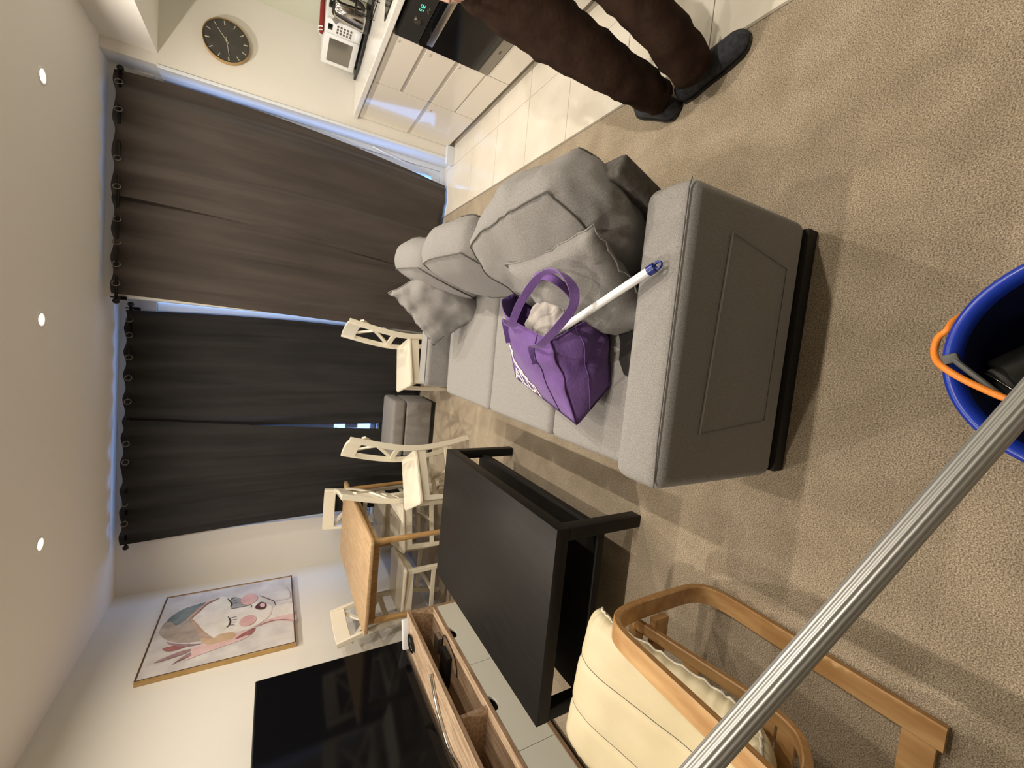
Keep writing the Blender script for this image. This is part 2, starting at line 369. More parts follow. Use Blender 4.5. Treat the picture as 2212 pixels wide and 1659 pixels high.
# oven
ov=thing('built_in_oven',(2.0,2.285,.22),0,'black built-in oven with a steel bar handle under the hob','oven')
boxobj('oven_body',FX+.022,2.25,1.992,2.578,.232,.84,blackm,ov)
boxobj('control_panel',FX-.006,FX+.02,1.988,2.582,.705,.842,ovengrey,ov,bev=.002)
boxobj('door',FX-.008,FX+.02,1.988,2.582,.315,.70,blackglass,ov,bev=.003)
boxobj('lower_trim',FX-.006,FX+.02,1.988,2.582,.226,.292,greystrip,ov,bev=.002)
boxobj('vent_strip',FX-.002,FX+.02,1.988,2.582,.292,.315,ovengrey,ov)
bm=B(); bx(bm,1.715,1.728,2.03,2.492,.638,.675,bev=.004); bx(bm,1.725,FX,2.07,2.09,.645,.668); bx(bm,1.725,FX,2.43,2.45,.645,.668); obj('handle',bm,steel,ov,'auto',label='brushed steel bar handle')
bm=B()
segs=[(0,0,1,0),(1,0,1,.5),(1,.5,1,1),(0,1,1,1),(0,.5,0,1),(0,0,0,.5),(0,.5,1,.5)]
def digit(y,z,on,w=.010,h=.020):
    for k in on:
        a,b,c,d=segs[k]; y0,z0,y1,z1=y-a*w,z+b*h,y-c*w,z+d*h
        box(bm,(FX-.0075,(y0+y1)/2,(z0+z1)/2),(.001,abs(y1-y0)+.002,abs(z1-z0)+.002))
digit(2.322,.757,(0,1,3,4,6)); digit(2.305,.757,(1,2)); digit(2.288,.757,(0,2,3,5,6))
obj('clock_display',bm,greendisp,ov,label='green digital clock')
for y,z,r in ((2.402,.763,.019),(2.314,.728,.006),(2.300,.734,.006),(2.286,.728,.006)):
    bm=B(); bmesh.ops.create_cone(bm,cap_ends=True,segments=24,radius1=r,radius2=r*.95,depth=.012 if r>.01 else .004,matrix=Matrix.Translation((FX-.008,y,z))@Matrix.Rotation(-PI/2,4,'Y'))
    obj('dial' if r>.01 else 'button',bm,steel,ov,'auto')
bm=B(); bx(bm,FX-.0068,FX-.005,2.33,2.36,.255,.262); obj('maker_plate',bm,blackm,ov)
# worktop
wt=thing('worktop',(2.03,2.5,.862),0,'pale speckled kitchen worktop running to the clock wall','worktop')
boxobj('slab',1.745,XR-.003,1.38,3.697,.864,.900,worktopm,wt,bev=.004)
hb=thing('hob',(2.06,2.3,.90),0,'black glass hob set in the worktop','hob')
boxobj('glass_plate',1.815,2.30,2.02,2.60,.901,.907,blackglass,hb,bev=.002)
for x,y,r in ((1.95,2.45,.075),(2.16,2.45,.09),(1.95,2.17,.09),(2.16,2.17,.075)):
    bm=B(); tube(bm,[(x+r*math.cos(a),y+r*math.sin(a),.9073) for a in [2*PI*i/32 for i in range(32)]],.0008,4,closed=True); obj('cooking_zone_ring',bm,greystrip,hb)
# tray, microwave, kettle, rack, red roll
tr=B(); prism(tr,[(2.02,3.67),(2.01,3.45),(2.035,3.28),(2.085,3.15),(2.16,3.04),(2.22,2.93),(2.31,2.85),(2.32,3.68)],'z',.901,.918)
bmesh.ops.bevel(tr,geom=list(tr.edges),offset=.003,segments=2,affect='EDGES')
tag(obj('serving_tray',tr,rubber,None,'auto'),'curved black tray under the microwave and kettle','tray')
mw=thing('microwave',(2.17,3.42,.919),0,'white microwave with a grey window, standing on the black tray','microwave')
a_=math.atan2(.42,-.07); mr=Matrix.Rotation(a_-PI/2,3,'Z')  # local +y along the front towards the window wall
mc=V((2.085,3.43,0))
def mb(x0,x1,y0,y1,z0,z1,m_,n_,bev=.002,**kw):
    bm=B(); box(bm,((x0+x1)/2,(y0+y1)/2,(z0+z1)/2),(x1-x0,y1-y0,z1-z0),bev=bev); bmesh.ops.rotate(bm,matrix=mr,cent=(0,0,0),verts=bm.verts); bmesh.ops.translate(bm,vec=mc,verts=bm.verts); return obj(n_,bm,m_,mw,'auto',**kw)
mb(.012,.20,-.205,.205,.930,1.172,whitepl,'body',.006)
mb(-.008,.012,-.085,.205,.930,1.172,whitepl,'door',.006)
mb(-.0095,-.004,-.055,.165,.972,1.135,greystrip,'door_window',.002)
mb(-.006,.012,-.205,-.09,.930,1.172,whitepl,'control_panel',.005)
mb(-.0075,-.004,-.17,-.12,1.125,1.155,blackglass,'display')
for r in range(5):
    for c in range(3): mb(-.0078,-.005,-.178+.026*c,-.160+.026*c,1.085-.022*r,1.098-.022*r,greystrip,'button',.001)
mb(-.009,-.005,-.185,-.11,.938,.972,whitepl,'door_release',.002)
for y in (-.18,.18):
    for x in (.02,.18): mb(x,x+.02,y-.01,y+.01,.9185,.931,rubber,'foot',.001)
ke=thing('kettle',(2.185,3.075,.918),0,'stainless steel kettle beside the microwave','kettle')
c=(2.135,3.115,.919)
bm=B(); lathe(bm,[(.083,0),(.085,.008),(.085,.022)],40,c,cap=True); obj('base',bm,rubber,ke,'auto')
bm=B(); lathe(bm,[(.0005,.024),(.083,.024),(.084,.035),(.076,.12),(.063,.205),(.058,.215),(.054,.218),(.0005,.219)],40,c); obj('body',bm,chrome,ke,'auto')
bm=B(); lathe(bm,[(.0005,.232),(.045,.229),(.055,.219)],32,c); box(bm,(c[0],c[1],c[2]+.24),(.02,.05,.018),bev=.005); obj('lid',bm,rubber,ke,'auto')
bm=B(); sweep(bm,smoothpath([(c[0],c[1]-.055,c[2]+.20),(c[0],c[1]-.105,c[2]+.205),(c[0],c[1]-.125,c[2]+.15),(c[0],c[1]-.112,c[2]+.07),(c[0],c[1]-.078,c[2]+.04)],5),rect(.028,.016,.004),up=(1,0,0)); obj('handle',bm,rubber,ke,'auto')
bm=B(); sweep(bm,[(c[0]-.03,c[1]+.052,c[2]+.175),(c[0]-.045,c[1]+.085,c[2]+.205)],rect(.035,.02,.004),up=(0,0,1)); obj('spout',bm,chrome,ke,'auto')
rk=thing('dish_rack',(2.2,2.86,.90),0,'black wire dish rack on the worktop beyond the kettle','dish rack')
for z in (.915,1.02):
    bm=B(); tube(bm,[(2.05,2.80,z),(2.30,2.80,z),(2.30,2.97,z),(2.05,2.97,z)],.003,6,closed=True); obj('frame',bm,blackmetal,rk,True)
for k in range(7):
    bm=B(); x=2.06+.038*k; tube(bm,[(x,2.97,1.02),(x,2.97,.915),(x,2.80,.915),(x,2.80,1.02)],.002,5); obj('wire',bm,blackmetal,rk,True)
for x in (2.05,2.30):
    for y in (2.80,2.97):
        bm=B(); tube(bm,[(x,y,.9005),(x,y,1.02)],.003,5); obj('foot',bm,blackmetal,rk,True)
rd=thing('rolled_towel',(2.2,3.36,1.19),0,'rolled red cloth with white ties on top of the microwave','towel')
bm=B(); tube(bm,[(2.10+.02*i,3.385+.004*math.sin(i),1.1905+.0*i) for i in range(12)],1,12,radii=[.012]+[.017]*10+[.012]); obj('roll',bm,redm,rd,True)
for k,(x,dy) in enumerate(((2.112,.02),(2.135,-.012))):
    bm=B(); tube(bm,smoothpath([(x,3.385-.018,1.185),(x,3.385,1.210),(x+.002,3.41+dy*.3,1.20),(x-.012,3.43+dy,1.176)],4),.0035,6); obj('tie',bm,whitepl,rd,True)
# clock
ck=thing('wall_clock',(1.965,3.70,1.78),0,'round dark wall clock with a wooden rim and pale batons','clock')
cc=V((1.963,3.70,1.781))
def tocl(bm): bmesh.ops.transform(bm,matrix=Matrix.Translation(cc)@Matrix.Rotation(PI/2,4,'X'),verts=bm.verts)
bm=B(); lathe(bm,[(.139,.0),(.145,.004),(.145,.036),(.1425,.040),(.1415,.036),(.1405,.028)],56); tocl(bm); obj('rim',bm,clockrim,ck,'auto')
bm=B(); lathe(bm,[(.0005,.028),(.1408,.028)],56); tocl(bm); obj('face',bm,clockface,ck)
for k in range(12):
    bm=B(); a=2*PI*k/12+.14; box(bm,(0,.116,.0290),(.005 if k%3 else .007,.026,.0012)); bmesh.ops.rotate(bm,matrix=Matrix.Rotation(a,3,'Z'),cent=(0,0,0),verts=bm.verts); tocl(bm); obj('hour_marker',bm,paleline,ck)
for n_,dx,dz,L_,w_ in (('minute_hand',-.093,-.018,.098,.0035),('hour_hand',.067,.055,.087,.0045)):
    bm=B(); box(bm,(L_/2-.012,0,.031 if n_=='hour_hand' else .0335),(L_+.024,w_,.0012)); bmesh.ops.rotate(bm,matrix=Matrix.Rotation(math.atan2(dz,dx),3,'Z'),cent=(0,0,0),verts=bm.verts); tocl(bm); obj(n_,bm,paleline,ck)
bm=B(); lathe(bm,[(.0005,.036),(.006,.036),(.006,.028)],14); tocl(bm); obj('pin',bm,paleline,ck)
# ================= SOFA =================
so=thing('sofa',(.05,1.57,0),0,'long grey fabric sofa with low arms, seen end-on from behind its near arm','sofa')
def soft(name,x0,x1,y0,y1,z0,z1,m,par,bev=.03,seg=4,wob=0,**kw):
    bm=B(); bx(bm,x0,x1,y0,y1,z0,z1,bev,seg)
    return obj(name,bm,m,par,'auto' if bev<.01 else True,**kw)
soft('arm',-.33,.43,.636,.785,.048,.562,sofam,so,.035,5)
soft('arm',-.31,.43,2.375,2.525,.048,.562,sofam,so,.035,5)
soft('base',-.30,.44,.78,2.38,.048,.30,sofam,so,.02,3)
boxobj('plinth',-.31,.41,.632,.70,.001,.05,blackm,so)
boxobj('plinth',-.26,.40,.70,2.50,.001,.05,blackm,so)
bm=B(); box(bm,(.405,1.58,.450),(.066,1.585,.42),rot=Matrix.Rotation(math.radians(20),3,'Y'),bev=.012,seg=3); obj('backrest_frame',bm,darkfab,so,'auto',label='dark lined slanting back frame')
for y0,y1 in ((.79,1.252),(1.256,1.777),(1.781,2.372)):
    bm=B(); bx(bm,-.345,.36,y0,y1,.285,.425,.028,5)
    bmesh.ops.subdivide_edges(bm,edges=[e for e in bm.edges if e.calc_length()>.2],cuts=10,use_grid_fill=True)
    ym=(y0+y1)/2
    for v in bm.verts:
        if v.co.z>.40:
            k=max(0,1-((v.co.y-ym)/((y1-y0)/2))**2)*max(0,1-((v.co.x-.0)/.36)**2)
            v.co.z+=.014*k+wr(v.co,6,.004)
    obj('seat_cushion',bm,sofam,so,True)
bm=B(); prism(bm,[(-.10,.80),(.13,.80),(.13,.945),(.02,.95),(-.06,.90)],'z',.4345,.4375); obj('gap_shade',bm,blackm,so,label='flat black patch standing in for deep shade beside the arm')  # thin black sheet painted in as the deep shade between bag and arm
def thread(par,pts,r=.0016,m=seamm,name='seam',closed=False,**kw):
    bm=B(); tube(bm,pts,r,5,closed=closed); return obj(name,bm,m,par,True,**kw)
for (ya,ys) in ((.636,.6495),(2.525,2.5)):
    if ya<1: thread(so,[(-.32,.6495,.556),(-.2,.650,.5617),(.1,.650,.5617),(.40,.650,.5617),(.424,.6495,.556)])
thread(so,[(-.30,2.392,.5605),(.42,2.392,.5605)])
thread(so,[(.327,.6345,.402),(.281,.6345,.132),(-.153,.6345,.136),(-.186,.6345,.429)],.0012,sofam,'pocket_stitching',closed=True)
thread(so,[(.327,.6335,.402),(.070,.6335,.4155),(-.186,.6335,.429)],.0028,seaml,'pocket_piping',label='pale piping along the pocket top')
def pillow(name,size,rotm,loc,m,lab,cat='cushion',seed=0,group=None,kind='throw',wrk=.012):
    """box cushion (gusseted) or pinched throw pillow; local x thickness, y width, z height"""
    t=thing(name,loc,0,lab,cat,group)
    n=22; bm=B(); hx,hy,hz=[s/2 for s in size]; R3=rotm.to_3x3()
    def mp(p):
        x,y,z=p
        if kind=='box':
            q=V((x,y,z)); l=q.length; s=V((x*math.sqrt(max(0,1-y*y/2-z*z/2+y*y*z*z/3)),y*math.sqrt(max(0,1-x*x/2-z*z/2+x*x*z*z/3)),z*math.sqrt(max(0,1-x*x/2-y*y/2+x*x*y*y/3))))
            q=q.lerp(s,.68)*1.08; e=max(abs(y),abs(z))
            q=V((q.x*hx*(1.0-.10*e*e),q.y*hy*(1+.04*(1-z*z)),q.z*hz))
            w=wr((q.x,q.y,q.z),7,wrk*1.2,seed)+abs(noise.noise(V((q.x*14,q.y*26,q.z*14+seed))))*wrk*.9*e
            q+=q.normalized()*w
        else:
            a=(1-y*y)*(1-z*z); th=hx*(max(a,0)**.42)
            yy=y*(1-.10*(1-z*z)) ; zz=z*(1-.10*(1-y*y))
            q=V((x*th+ (wr((y,z,0),2.2,hx*.35,seed)) + wr((y,z,x),6,wrk*(1-a)*1.2,seed+1),yy*hy,zz*hz))
        return q
    verts={}
    def vert(p):
        k=tuple(round(c,5) for c in p)
        if k not in verts: verts[k]=bm.verts.new(V(loc)+R3@mp(p))
        return verts[k]
    for ax in range(3):
        if kind!='box' and ax!=0: continue
        for s in (-1,1):
            for i in range(n):
                for j in range(n):
                    c=[]
                    for (di,dj) in ((0,0),(1,0),(1,1),(0,1)):
                        a=-1+2*(i+di)/n; b=-1+2*(j+dj)/n; p=[0,0,0]; p[ax]=s; p[(ax+1)%3]=a; p[(ax+2)%3]=b
                        if kind!='box' and (abs(abs(a)-1)<1e-6 or abs(abs(b)-1)<1e-6): p[0]=0
                        c.append(vert(p))
                    if len(set(c))>2: bm.faces.new(c if s>0 else c[::-1])
    bmesh.ops.recalc_face_normals(bm,faces=bm.faces)
    obj('cover',bm,m,t,True)
    ls=[]
    if kind=='box':
        for s in (-1,1):
            loop=[(s,-1+2*k/18,-1) for k in range(18)]+[(s,1,-1+2*k/18) for k in range(18)]+[(s,1-2*k/18,1) for k in range(18)]+[(s,-1,1-2*k/18) for k in range(18)]
            ls.append(loop)
    else:
        ls.append([(0,-1+2*k/18,-1) for k in range(18)]+[(0,1,-1+2*k/18) for k in range(18)]+[(0,1-2*k/18,1) for k in range(18)]+[(0,-1,1-2*k/18) for k in range(18)])
    for l in ls:
        bm=B(); tube(bm,[V(loc)+R3@(mp(p)*(1.012 if kind=='box' else 1.004)) for p in l],.0026,5,closed=True); obj('seam',bm,seamm if kind=='box' else m,t,True)
    return t
def RY(d): return Matrix.Rotation(math.radians(d),4,'Y')
def RZ_(d): return Matrix.Rotation(math.radians(d),4,'Z')
def RX(d): return Matrix.Rotation(math.radians(d),4,'X')
pillow('back_cushion',(.26,.565,.42),RZ_(8)@RY(34),(.350,1.125,.592),cushm,'plump grey back cushion nearest the near arm, slumped outwards','cushion',3,'grey back cushions on the sofa','box',wrk=.02)
pillow('back_cushion',(.22,.57,.42),RZ_(-2)@RY(18),(.355,1.66,.61),cushm,'grey back cushion in the middle of the sofa','cushion',8,'grey back cushions on the sofa','box',wrk=.009)
pillow('back_cushion',(.22,.53,.42),RZ_(-6)@RY(18),(.37,2.14,.615),cushm,'grey back cushion at the window end of the sofa','cushion',12,'grey back cushions on the sofa','box',wrk=.008)
pillow('throw_pillow',(.145,.40,.38),RZ_(10)@RY(36)@RX(4),(.178,.992,.563),cushm,'square grey throw pillow behind the purple bag, against the near arm','pillow',4,'grey throw pillows')
pillow('throw_pillow',(.15,.40,.40),RZ_(58)@RY(22)@RX(38),(.19,2.12,.60),cushm,'small grey throw pillow standing on a corner against the far arm','pillow',9,'grey throw pillows',wrk=.02)
# ================= BAG =================
bag=thing('shopping_bag',(-.02,1.15,.44),0,'purple reusable shopping bag with white lettering lying open on the sofa seat','bag')
T1,T0,B1,B0=V((.022,.98,.667)),V((.162,1.345,.645)),V((-.232,.965,.545)),V((-.132,1.38,.525))
T2,F1,B2,B3=V((.147,.975,.462)),V((.225,1.34,.455)),V((-.105,.95,.44)),V((-.03,1.36,.437))
def ringpt(u,top):  # u in 0..4 around print panel, far side, back, near side
    P=[T1,T0,F1,T2] if top else [B1,B0,B3,B2]
    k=int(u)%4; f=u-int(u); a,b=P[k],P[(k+1)%4]; return a.lerp(b,f)
bulge=[V((-.12,-.02,.99)),V((.1,1,.2)),V((0,0,-1)),V((.05,-1,.1))]
bamt=[.046,.040,.0,.030]
def bagpt(u,v,off=0):
    k=int(u)%4; f=u-int(u)
    p=ringpt(u,True).lerp(ringpt(u,False),v)
    b=math.sin(PI*f)*math.sin(PI*min(1,.15+.85*v))
    n=bulge[k]
    p=p+n*(bamt[k]*b+off)
    p=p+n*((wr((u*1.2,v*2,0),2.6,.020,3)+wr((u*2.2,v*3,1),4,.006,6)*(.3 if k==0 else 1))*math.sin(PI*min(1,v+.25)))*(1 if k!=2 else 0)
    if v<.22 and k in (0,1): p=p+V((.0,0,-.02*math.sin(PI*f*2)*(1-v/.22)))+V((.03,0,0))*math.sin(PI*f)*(1-v/.22)*(1 if k==1 else -.6)
    if p.z<.436: p.z=.436
    return p
bm=B(); nu,nv=64,18; g=[[bm.verts.new(bagpt(4*i/nu,j/nv)) for i in range(nu)] for j in range(nv+1)]
for j in range(nv):
    for i in range(nu): bm.faces.new((g[j][i],g[j][(i+1)%nu],g[j+1][(i+1)%nu],g[j+1][i]))
cen=bm.verts.new(sum((v.co for v in g[nv]),V())/nu+V((-.02,0,0)))
for i in range(nu): bm.faces.new((g[nv][i],g[nv][(i+1)%nu],cen))
bmesh.ops.recalc_face_normals(bm,faces=bm.faces)
bo=obj('bag_body',bm,purple,bag,True); md=bo.modifiers.new('cloth','SOLIDIFY'); md.thickness=.002; md.offset=-1
for u in (0.0,3.62,1.0,3.0):
    bm=B(); tube(bm,[bagpt(u,j/16,.002) for j in range(17)],.0028 if u!=3.62 else .0018,5); obj('piping',bm,purpled if u in(0.0,3.0) else purple,bag,True)
bm=B(); tube(bm,[bagpt(4*i/48,0,.001) for i in range(48)],.0022,5,closed=True); obj('hem',bm,purple,bag,True)
bm=B(); tube(bm,[bagpt(4*i/48,1,.001) for i in range(48)],.0028,5,closed=True); obj('piping',bm,purpled,bag,True)
bm=B(); tube(bm,[bagpt(.22,j/16,.0015) for j in range(17)],.0014,4); obj('pocket_seam',bm,purpled,bag,True)
def strap(pts,w,name='handle',ax=None):
    bm=B(); ps=smoothpath(pts,6); sweep(bm,ps,rect(w*.85,.003),up=ax or (0,1,.2)); 
    return obj(name,bm,purple,bag,'auto')
strap([bagpt(.24,.40,.004),bagpt(.23,.2,.006),(.006,.992,.694),(.075,.904,.69),(.124,.863,.69),(.17,.856,.71),(.21,.909,.725),(.197,.995,.725),(.131,1.086,.72),(.06,1.17,.70),bagpt(.74,.12,.008),bagpt(.73,.40,.004)],.030,ax=(.25,.35,.9))
strap([(.19,1.24,.57),(.20,1.18,.63),(.205,1.08,.69),(.205,.99,.72),(.195,.94,.715),(.175,.93,.68),(.15,.95,.63),(.125,1.0,.57)],.028,ax=(.9,.1,.2))
# white print: waves and lettering, mapped on the panel (s along the panel from near to far, v rim to base)
def panelmesh(tris,name,m,**kw):
    bm=B()
    for poly in tris:
        vs=[bm.verts.new(bagpt(min(.999,max(.001,a)),b,.0022)) for a,b in poly]
        try: bm.faces.new(vs)
        except ValueError: pass
    bmesh.ops.recalc_face_normals(bm,faces=bm.faces)
    for f in bm.faces:
        if f.normal.z<0: f.normal_flip()
    return obj(name,bm,m,bag,**kw)
tr=[]
def wave(path,w):
    ps=smoothpath([(a,b,0) for a,b in path],5); n_=len(ps); prev=None
    for i,p in enumerate(ps):
        d_=(ps[min(i+1,n_-1)]-ps[max(i-1,0)]).normalized(); s_=V((-d_.y,d_.x,0))*w/2*math.sin(PI*(.06+.88*i/(n_-1)))**.6
        cur=((p.x+s_.x,p.y+s_.y),(p.x-s_.x,p.y-s_.y))
        if prev: tr.append([prev[0],prev[1],cur[1],cur[0]])
        prev=cur
for k in range(3):
    o_=.055*k; wave([(.84-o_*.9,.40+o_),(.93-o_,.43+o_),(.975-o_,.53+o_*.6),(.975-o_*.9,.65),(.93-o_*.8,.77)],.050)
    q_=.055*k; wave([(.91-q_*.4,.72+q_),(.82-q_*.6,.70+q_*1.05),(.74-q_*1.2,.74+q_),(.66-q_*1.2,.745+q_)],.046)
panelmesh(tr,'printed_waves',printm,label='white striped emblem')
tc=bpy.data.curves.new('txt','FONT'); tc.body='ALDI'; tc.size=1; tc.resolution_u=3; tc.offset=.018
to=bpy.data.objects.new('txt',tc); COL.objects.link(to); bpy.context.view_layer.update()
tm=bpy.data.meshes.new_from_object(to.evaluated_get(bpy.context.evaluated_depsgraph_get()))
xs=[v.co.x for v in tm.vertices]; wx=max(xs)-min(xs)
polys=[]
bm=B(); bm.from_mesh(tm); bmesh.ops.triangulate(bm,faces=bm.faces)
bmesh.ops.subdivide_edges(bm,edges=[e for e in bm.edges if e.calc_length()>.25],cuts=2)
for v in bm.verts:
    a=.998-.50*(v.co.x-min(xs))/wx; b=.995-.17*(v.co.y/.7)
    v.co=bagpt(min(.999,max(.001,a)),b,.0024)
bmesh.ops.recalc_face_normals(bm,faces=bm.faces)
obj('lettering',bm,printm,bag,label='white capital letters ALDI')
bpy.data.objects.remove(to); bpy.data.curves.remove(tc); bpy.data.meshes.remove(tm)
def blob(name,c,s,m,seed,amp,lab,cat,rot=None,flat=None):
    bm=B(); bmesh.ops.create_icosphere(bm,subdivisions=5,radius=1)
    for v in bm.verts:
        p=v.co.copy(); k=1+wr(p,1.6,amp,seed)+wr(p,4,amp*.5,seed+3)
        q=V((p.x*s[0],p.y*s[1],p.z*s[2]))*k
        if rot: q=rot@q
        v.co=V(c)+q
    return tag(obj(name,bm,m,None,True),lab,cat)
blob('folded_cloth',(.075,1.11,.575),(.115,.095,.06),greycloth,2,.35,'crumpled pale grey cloth stuffed in the mouth of the purple bag','cloth')
blob('dark_cloth',(.125,.998,.555),(.05,.022,.05),browncloth,5,.3,'dark brown cloth tucked beside the white pole in the bag','cloth')
bm=B(); tube(bm,smoothpath([(.135,1.03,.612),(.15,1.012,.618),(.16,.99,.606),(.163,.975,.59)],5),.0045,6); tag(obj('yellow_strap',bm,yellow,None,True),'short yellow strap showing on the dark cloth inside the bag','strap')
wp=thing('white_pole',(.0,1.0,.6),0,'white broom pole with a blue end cap, lying from the bag onto the sofa arm','pole')
pa,pb=V((-.015,1.13,.642)),V((.2125,.708,.588))
bm=B(); tube(bm,[pa,pb],.0115,18); obj('tube',bm,polew,wp,'auto')
dd=(pb-pa).normalized(); bm=B(); tube(bm,[pb-dd*.008,pb+dd*.010],.0128,18)
obj('end_cap',bm,bluecap,wp,'auto',label='blue end cap')
bm=B(); e_=pb+dd*.018; s1=dd.cross(V((0,0,1))).normalized(); tube(bm,[e_+(dd*math.cos(a)*.010+s1*math.sin(a)*.0085) for a in [2*PI*k/18 for k in range(18)]],.0036,7,closed=True); obj('hanging_loop',bm,bluecap,wp,True)
# ================= OTTOMAN =================
ot=thing('ottoman',(-.88,3.82,0),0,'grey fabric ottoman with black plinth in front of the dark curtain','ottoman')
boxobj('plinth',-1.12,-.625,3.625,3.985,.001,.04,blackm,ot)
soft('base',-1.135,-.615,3.615,3.995,.04,.283,ottm,ot,.012,3)
soft('cushion',-1.14,-.61,3.61,4.0,.290,.412,ottm,ot,.03,5)
# ================= COFFEE TABLE =================
ct=thing('coffee_table',(-1.06,1.67,0),0,'low black-brown wooden coffee table with an open shelf','coffee table')
x0,x1,y0,y1=-1.455,-.668,1.125,2.222
boxobj('tabletop',x0,x1,y0,y1,.384,.443,tablem,ct,bev=.002,smooth='auto')
for x in (x0,x1-.052):
    for y in (y0,y1-.052): boxobj('leg',x+.001,x+.051,y+.001,y+.051,.001,.384,tablem,ct,bev=.002,smooth='auto')
boxobj('shelf',x0+.03,x1-.03,y0+.012,y1-.012,.187,.222,tablem,ct,bev=.002,smooth='auto')
# ================= DINING TABLE =================
dt=thing('dining_table',(-1.81,3.34,0),0,'oak dining table with round tapered legs','dining table')
bm=B(); prism(bm,[(-2.145,2.73),(-1.475,2.72),(-1.45,2.745),(-1.45,3.935),(-1.475,3.96),(-2.145,3.96),(-2.17,3.935),(-2.17,2.755)],'z',.716,.741); bmesh.ops.bevel(bm,geom=list(bm.edges),offset=.002,segments=1,affect='EDGES'); obj('tabletop',bm,oak,dt,'auto')
for x,y,sx,sy in ((-1.50,2.80,1,-1),(-2.12,2.80,-1,-1),(-1.50,3.88,1,1),(-2.12,3.88,-1,1)):
    bm=B(); tube(bm,[(x-.01*sx,y-.01*sy,.716),(x+.012*sx,y+.012*sy,.001)],1,18,radii=[.024,.015]); obj('leg',bm,oakleg,dt,'auto')
for a,b,c,d in ((-2.10,-1.52,2.80,2.82),(-2.10,-1.52,3.86,3.88),(-2.10,-2.08,2.82,3.86),(-1.54,-1.52,2.82,3.86)): boxobj('apron',a,b,c,d,.655,.715,oakleg,dt,bev=.001)
# ================= DINING CHAIRS =================
def make_chair():
    t=thing('dining_chair',(0,0,0),0); L=dict(local=True)
    bm=B(); prism(bm,[(.205,-.185),(.205,.185),(.185,.205),(-.19,.180),(-.19,-.180),(.185,-.205)],'z',.425,.447); bmesh.ops.bevel(bm,geom=list(bm.edges),offset=.005,segments=2,affect='EDGES'); obj('seat',bm,chairw,t,'auto',**L)
    for s in (-1,1):
        bm=B(); sweep(bm,[(.165,.165*s,.424),(.175,.168*s,.001)],rect(.036,.036,.003),up=(0,1,0),scales=[1,.72]); obj('leg',bm,chairw,t,'auto',**L)
        bm=B(); pts=smoothpath([(-.262,.172*s,.001),(-.215,.175*s,.22),(-.195,.178*s,.43),(-.212,.182*s,.62),(-.272,.188*s,.905)],5); sweep(bm,pts,rect(.024,.040,.003),up=(0,1,0)); obj('leg',bm,chairw,t,'auto',**L)
        boxobj('side_apron',-.19,.155,.168*s-.009,.168*s+.009,.365,.424,chairw,t,local=True)
        bm=B(); sweep(bm,[(-.215,.172*s,.20),(.170,.166*s,.20)],rect(.016,.030),up=(0,1,0)); obj('side_stretcher',bm,chairw,t,'auto',**L)
    boxobj('front_apron',.155,.173,-.155,.155,.362,.424,chairw,t,local=True)
    boxobj('rear_apron',-.198,-.180,-.17,.17,.365,.424,chairw,t,local=True)
    boxobj('cross_stretcher',-.03,-.012,-.168,.168,.190,.212,chairw,t,local=True)
    def arc(y0,z0,y1,z1,bow,w,h,name,n=10):
        bm=B(); pts=[]
        for i in range(n+1):
            k=i/n; y=y0+(y1-y0)*k; z=z0+(z1-z0)*k
            xb=-.205-.30*max(0,z-.5)**1.15*1.05 if z>.5 else -.203
            pts.append((xb-bow*math.sin(PI*k),y,z))
        sweep(bm,pts,rect(w,h,.002),up=(1,0,0)); return obj(name,bm,chairw,t,'auto',**L)
    # top rail
    bm=B(); pts=[(-.258-.022*math.sin(PI*i/12),-.20+.40*i/12,.855) for i in range(13)]; sweep(bm,pts,rect(.105,.020,.004),up=(-.18,0,1)); obj('top_rail',bm,chairw,t,'auto',**L)
    arc(-.178,.525,.178,.525,.022,.016,.040,'lower_rail')
    arc(-.178,.530,.178,.810,.018,.014,.030,'cross_slat'); arc(.178,.530,-.178,.810,.021,.014,.030,'cross_slat')
    return t
ch0=make_chair()
CH=[(-.25,3.285,197,'white dining chair standing alone by the far sofa arm, turned towards the table'),
    (-1.085,2.87,210,'white dining chair standing clear of the oak table, beside the coffee table'),
    (-1.545,3.145,195,'white dining chair tucked under the side of the oak table nearest the sofa'),
    (-1.74,3.745,-90,'white dining chair at the window end of the oak table, back to the dark curtain'),
    (-1.985,3.02,1,'white dining chair pushed in with its back against the picture wall')]
for i,(x,y,a,lab) in enumerate(CH):
    o=ch0 if i==0 else copy_tree(ch0); o.location=(x,y,0); o.rotation_euler=(0,0,math.radians(a)); tag(o,lab,'chair','white dining chairs')
# ================= TV UNIT =================
tu=thing('tv_unit',(-2.17,1.7,0),0,'low wood-effect television unit with open shelves over pale drawers','tv unit')
U0,U1,UF,UB=.86,2.60,-1.95,-2.365
def board(name,a,b,c,d,e,f,m=unitwood): 
    bm=B(); bx(bm,a,b,c,d,e,f)
    for fc in bm.faces:
        if abs(fc.normal.x)>.9: fc.material_index=1
    return obj(name,bm,[m,unitedge],tu)
board('top_board',UB,UF,U0,U1,.458,.480)
board('shelf_board',UB,UF,U0+.02,U1-.02,.270,.292)
board('bottom_board',UB,UF,U0+.02,U1-.02,.030,.052)
board('end_panel',UB,UF,U1-.02,U1,.001,.458); board('end_panel',UB,UF,U0,U0+.02,.001,.458)
board('divider',UB,UF-.015,1.715,1.737,.292,.458); board('back_panel',UB,UB+.006,U0+.02,U1-.02,.052,.458)
yb=[U0+.022,1.442,2.003,U1-.022]
